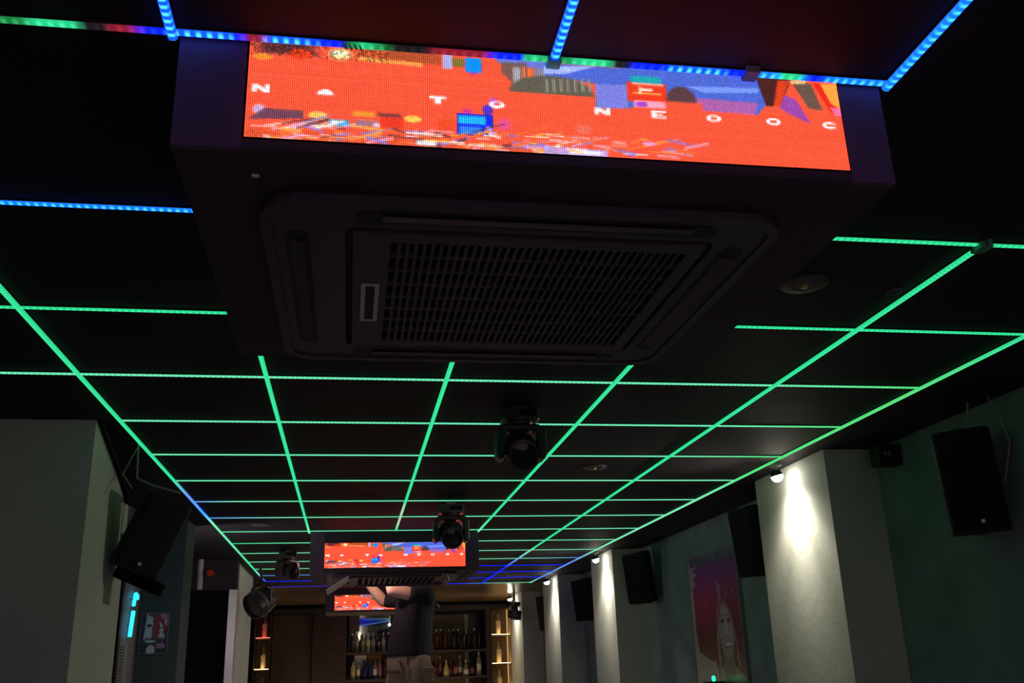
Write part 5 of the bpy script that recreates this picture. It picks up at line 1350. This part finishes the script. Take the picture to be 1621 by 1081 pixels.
# far (right) arm: elbow low and forward, forearm up and left
SHF, ELF, WRF = Vector((0.555, PY + 0.175, 2.20)), Vector((0.285, PY + 0.185, 2.178)), Vector((0.165, PY + 0.12, 2.305))
limb(body, [SHF, SHF.lerp(ELF, 0.5), ELF], [0.058, 0.050, 0.043])
limb(body, [ELF, ELF.lerp(WRF, 0.35), WRF], [0.050, 0.049, 0.034])
def hand(mb, w, fwd, side, curl):
    """palm, four fingers of unequal length bent at the knuckles, thumb from the side of the palm"""
    f = Vector(fwd).normalized(); s = Vector(side); s = (s - f * s.dot(f)).normalized(); nrm = f.cross(s)
    for k in (-0.5, 0.5):
        limb(mb, [w, w + f * 0.045 + s * k * 0.028, w + f * 0.085 + s * k * 0.046], [0.022, 0.019, 0.016], 10)
    limb(mb, [w + f * 0.02, w + f * 0.085], [0.020, 0.017], 10)
    for i, ln in enumerate((0.066, 0.075, 0.070, 0.054)):
        b = w + f * 0.088 + s * (-0.032 + 0.0213 * i)
        k1 = b + f * ln * 0.45 + nrm * curl * ln * 0.10
        k2 = k1 + f * ln * 0.30 + nrm * curl * ln * 0.25
        k3 = k2 + f * ln * 0.12 + nrm * curl * ln * 0.25
        limb(mb, [b, k1, k2, k3], [0.0098, 0.0090, 0.0082, 0.0075], 8)
    b = w + f * 0.03 - s * 0.028
    limb(mb, [b, b + f * 0.028 - s * 0.024, b + f * 0.058 - s * 0.028 + nrm * curl * 0.012], [0.013, 0.0105, 0.0090], 8)
hand(body, WRN + Vector((0, 0, 0.0)), (-0.75, 0.35, 0.30), (0, 1, 0), 1.0)
hand(body, WRF, (-0.25, -0.15, 0.90), (0.2, 1, 0.1), 1.0)
# legs
HPN, KNN, ANN = Vector((0.560, PY - 0.095, 1.64)), Vector((0.545, PY - 0.10, 1.26)), Vector((0.585, PY - 0.10, LAD + 0.09))
HPF, KNF, ANF = Vector((0.455, PY + 0.095, 1.64)), Vector((0.370, PY + 0.10, 1.28)), Vector((0.415, PY + 0.10, LAD + 0.09))
for h_, k_, a_ in ((HPN, KNN, ANN), (HPF, KNF, ANF)):
    limb(body, [h_, h_.lerp(k_, 0.5), k_], [0.085, 0.078, 0.055])
    limb(body, [k_, k_.lerp(a_, 0.35), a_], [0.053, 0.055, 0.038])
    limb(body, [a_ - Vector((0, 0, 0.045)), a_ + Vector((-0.10, 0, -0.055))], [0.034, 0.028])
bo = fuse(body, 'body', SKIN, pe, 0.0065, 3)
for s in (-1, 1):
    MBE = MB(); ball(MBE, (HC[0] - 0.086, PY + s * 0.030, HC[2] + 0.016), 0.011, 0.012, 0.009, 10)
    MBE.build('eye', WHITE, bo, smooth=True)
MBE = MB(); limb(MBE, [(HC[0] - 0.094, PY - 0.020, HC[2] - 0.052), (HC[0] - 0.098, PY, HC[2] - 0.053), (HC[0] - 0.094, PY + 0.020, HC[2] - 0.052)], [0.005, 0.007, 0.005], 8)
MBE.build('mouth', mat('lip', (0.45, 0.18, 0.15), 0.5), bo, smooth=True)
hr = MB(); ball(hr, (HC[0] + 0.018, PY, HC[2] + 0.018), 0.096, 0.082, 0.103)
fuse(hr, 'hair', HAIR, pe, 0.009, 2)
# T-shirt
sh = MB()
addmb(sh, loft(flat([((0.500, PY, 1.715), 0.195, 0.205), ((0.500, PY, 1.76), 0.190, 0.205), ((0.512, PY, 1.88), 0.180, 0.203), ((0.530, PY, 2.02), 0.170, 0.205), ((0.550, PY, 2.13), 0.168, 0.215), ((0.572, PY, 2.20), 0.150, 0.215), ((0.580, PY, 2.25), 0.120, 0.17), ((0.565, PY, 2.285), 0.075, 0.085)])))
limb(sh, [SHN + Vector((0.03, 0.03, 0)), SHN.lerp(ELN, 0.28)], [0.085, 0.070])
limb(sh, [SHF + Vector((0.03, -0.03, 0)), SHF.lerp(ELF, 0.55), SHF.lerp(ELF, 0.86)], [0.085, 0.072, 0.062])
for k in range(5):                                   # loose folds at the hem
    a = R(200 + 35 * k)
    limb(sh, [(0.50 + 0.185 * math.cos(a), PY + 0.195 * math.sin(a), 1.735), (0.505 + 0.172 * math.cos(a + 0.12), PY + 0.190 * math.sin(a + 0.12), 1.85)], [0.016, 0.010], 8)
fuse(sh, 'tshirt', SHIRT, pe, 0.011, 3)
# trousers with a cargo pocket
tr_ = MB()
addmb(tr_, loft(flat([((0.490, PY, 1.60), 0.175, 0.185), ((0.492, PY, 1.68), 0.182, 0.19), ((0.498, PY, 1.745), 0.178, 0.188)])))
for h_, k_, a_, w_ in ((HPN, KNN, ANN, 1.0), (HPF, KNF, ANF, 1.0)):
    limb(tr_, [h_, h_.lerp(k_, 0.4), h_.lerp(k_, 0.75), k_], [0.125, 0.118, 0.104, 0.095])
    limb(tr_, [k_, k_.lerp(a_, 0.5), a_ + Vector((0, 0, 0.01))], [0.095, 0.085, 0.078])
limb(tr_, [(0.650, PY - 0.15, 1.66), (0.662, PY - 0.15, 1.58), (0.655, PY - 0.14, 1.50)], [0.022, 0.034, 0.028], 10)
for q in range(4):
    limb(tr_, [(0.40 + 0.06 * q, PY - 0.19 - 0.01 * (q % 2), 1.70), (0.42 + 0.055 * q, PY - 0.205, 1.60), (0.44 + 0.05 * q, PY - 0.20, 1.50)], [0.008, 0.012, 0.008], 8)
to = fuse(tr_, 'trousers', KHAKI, pe, 0.012, 3)
MB(Matrix.Translation((0.655, PY - 0.175, 1.565)) @ Matrix.Rotation(R(12), 4, 'Z')).box(-0.055, -0.022, -0.065, 0.035, 0.03, 0.05).build('cargo_pocket', KHAKI, to, bevel=0.014)
MB(Matrix.Translation((0.655, PY - 0.180, 1.615)) @ Matrix.Rotation(R(12), 4, 'Z')).box(-0.06, -0.024, -0.025, 0.04, 0.03, 0.012).build('pocket_flap', KHAKI, to, bevel=0.006)
for a_ in (ANN, ANF):
    s_ = MB(); limb(s_, [a_ + Vector((0.03, 0, -0.045)), a_ + Vector((-0.06, 0, -0.050)), a_ + Vector((-0.14, 0, -0.058))], [0.044, 0.042, 0.032])
    s_.box(a_.x - 0.17, a_.y - 0.042, LAD, a_.x + 0.07, a_.y + 0.042, LAD + 0.02)
    fuse(s_, 'shoe', SHOE, pe, 0.008, 2)
tag(MB().tube([(0.722, PY - 0.12, 2.13), (0.735, PY - 0.125, 2.10), (0.750, PY - 0.12, 2.115)], 0.004, 6).build('earphone_wire', WHITE, loc=(0.735, PY - 0.12, 2.10)), 'thin white wire loop at the person\'s back', 'wire')

sl = thing('step_ladder', 'aluminium step ladder under the person, below the picture', 'ladder', (0.5, PY, 0))
for sx in (-1, 1):
    for sy in (-1, 1):
        MB().tube([(0.5 + sx * 0.42, PY + sy * 0.26, 0.0), (0.5 + sx * 0.20, PY + sy * 0.20, LAD - 0.02)], 0.018, 8).build('rail', ALU, sl)
MB().box(0.22, PY - 0.24, LAD - 0.040, 0.74, PY + 0.24, LAD - 0.004).build('platform', ALU, sl)
for k in range(1, 4):
    z = k * 0.21
    f = z / LAD
    x = 0.5 + 0.42 - 0.22 * f
    MB().box(x - 0.04, PY - 0.25, z - 0.012, x + 0.04, PY + 0.25, z + 0.012).build('step', ALU, sl)
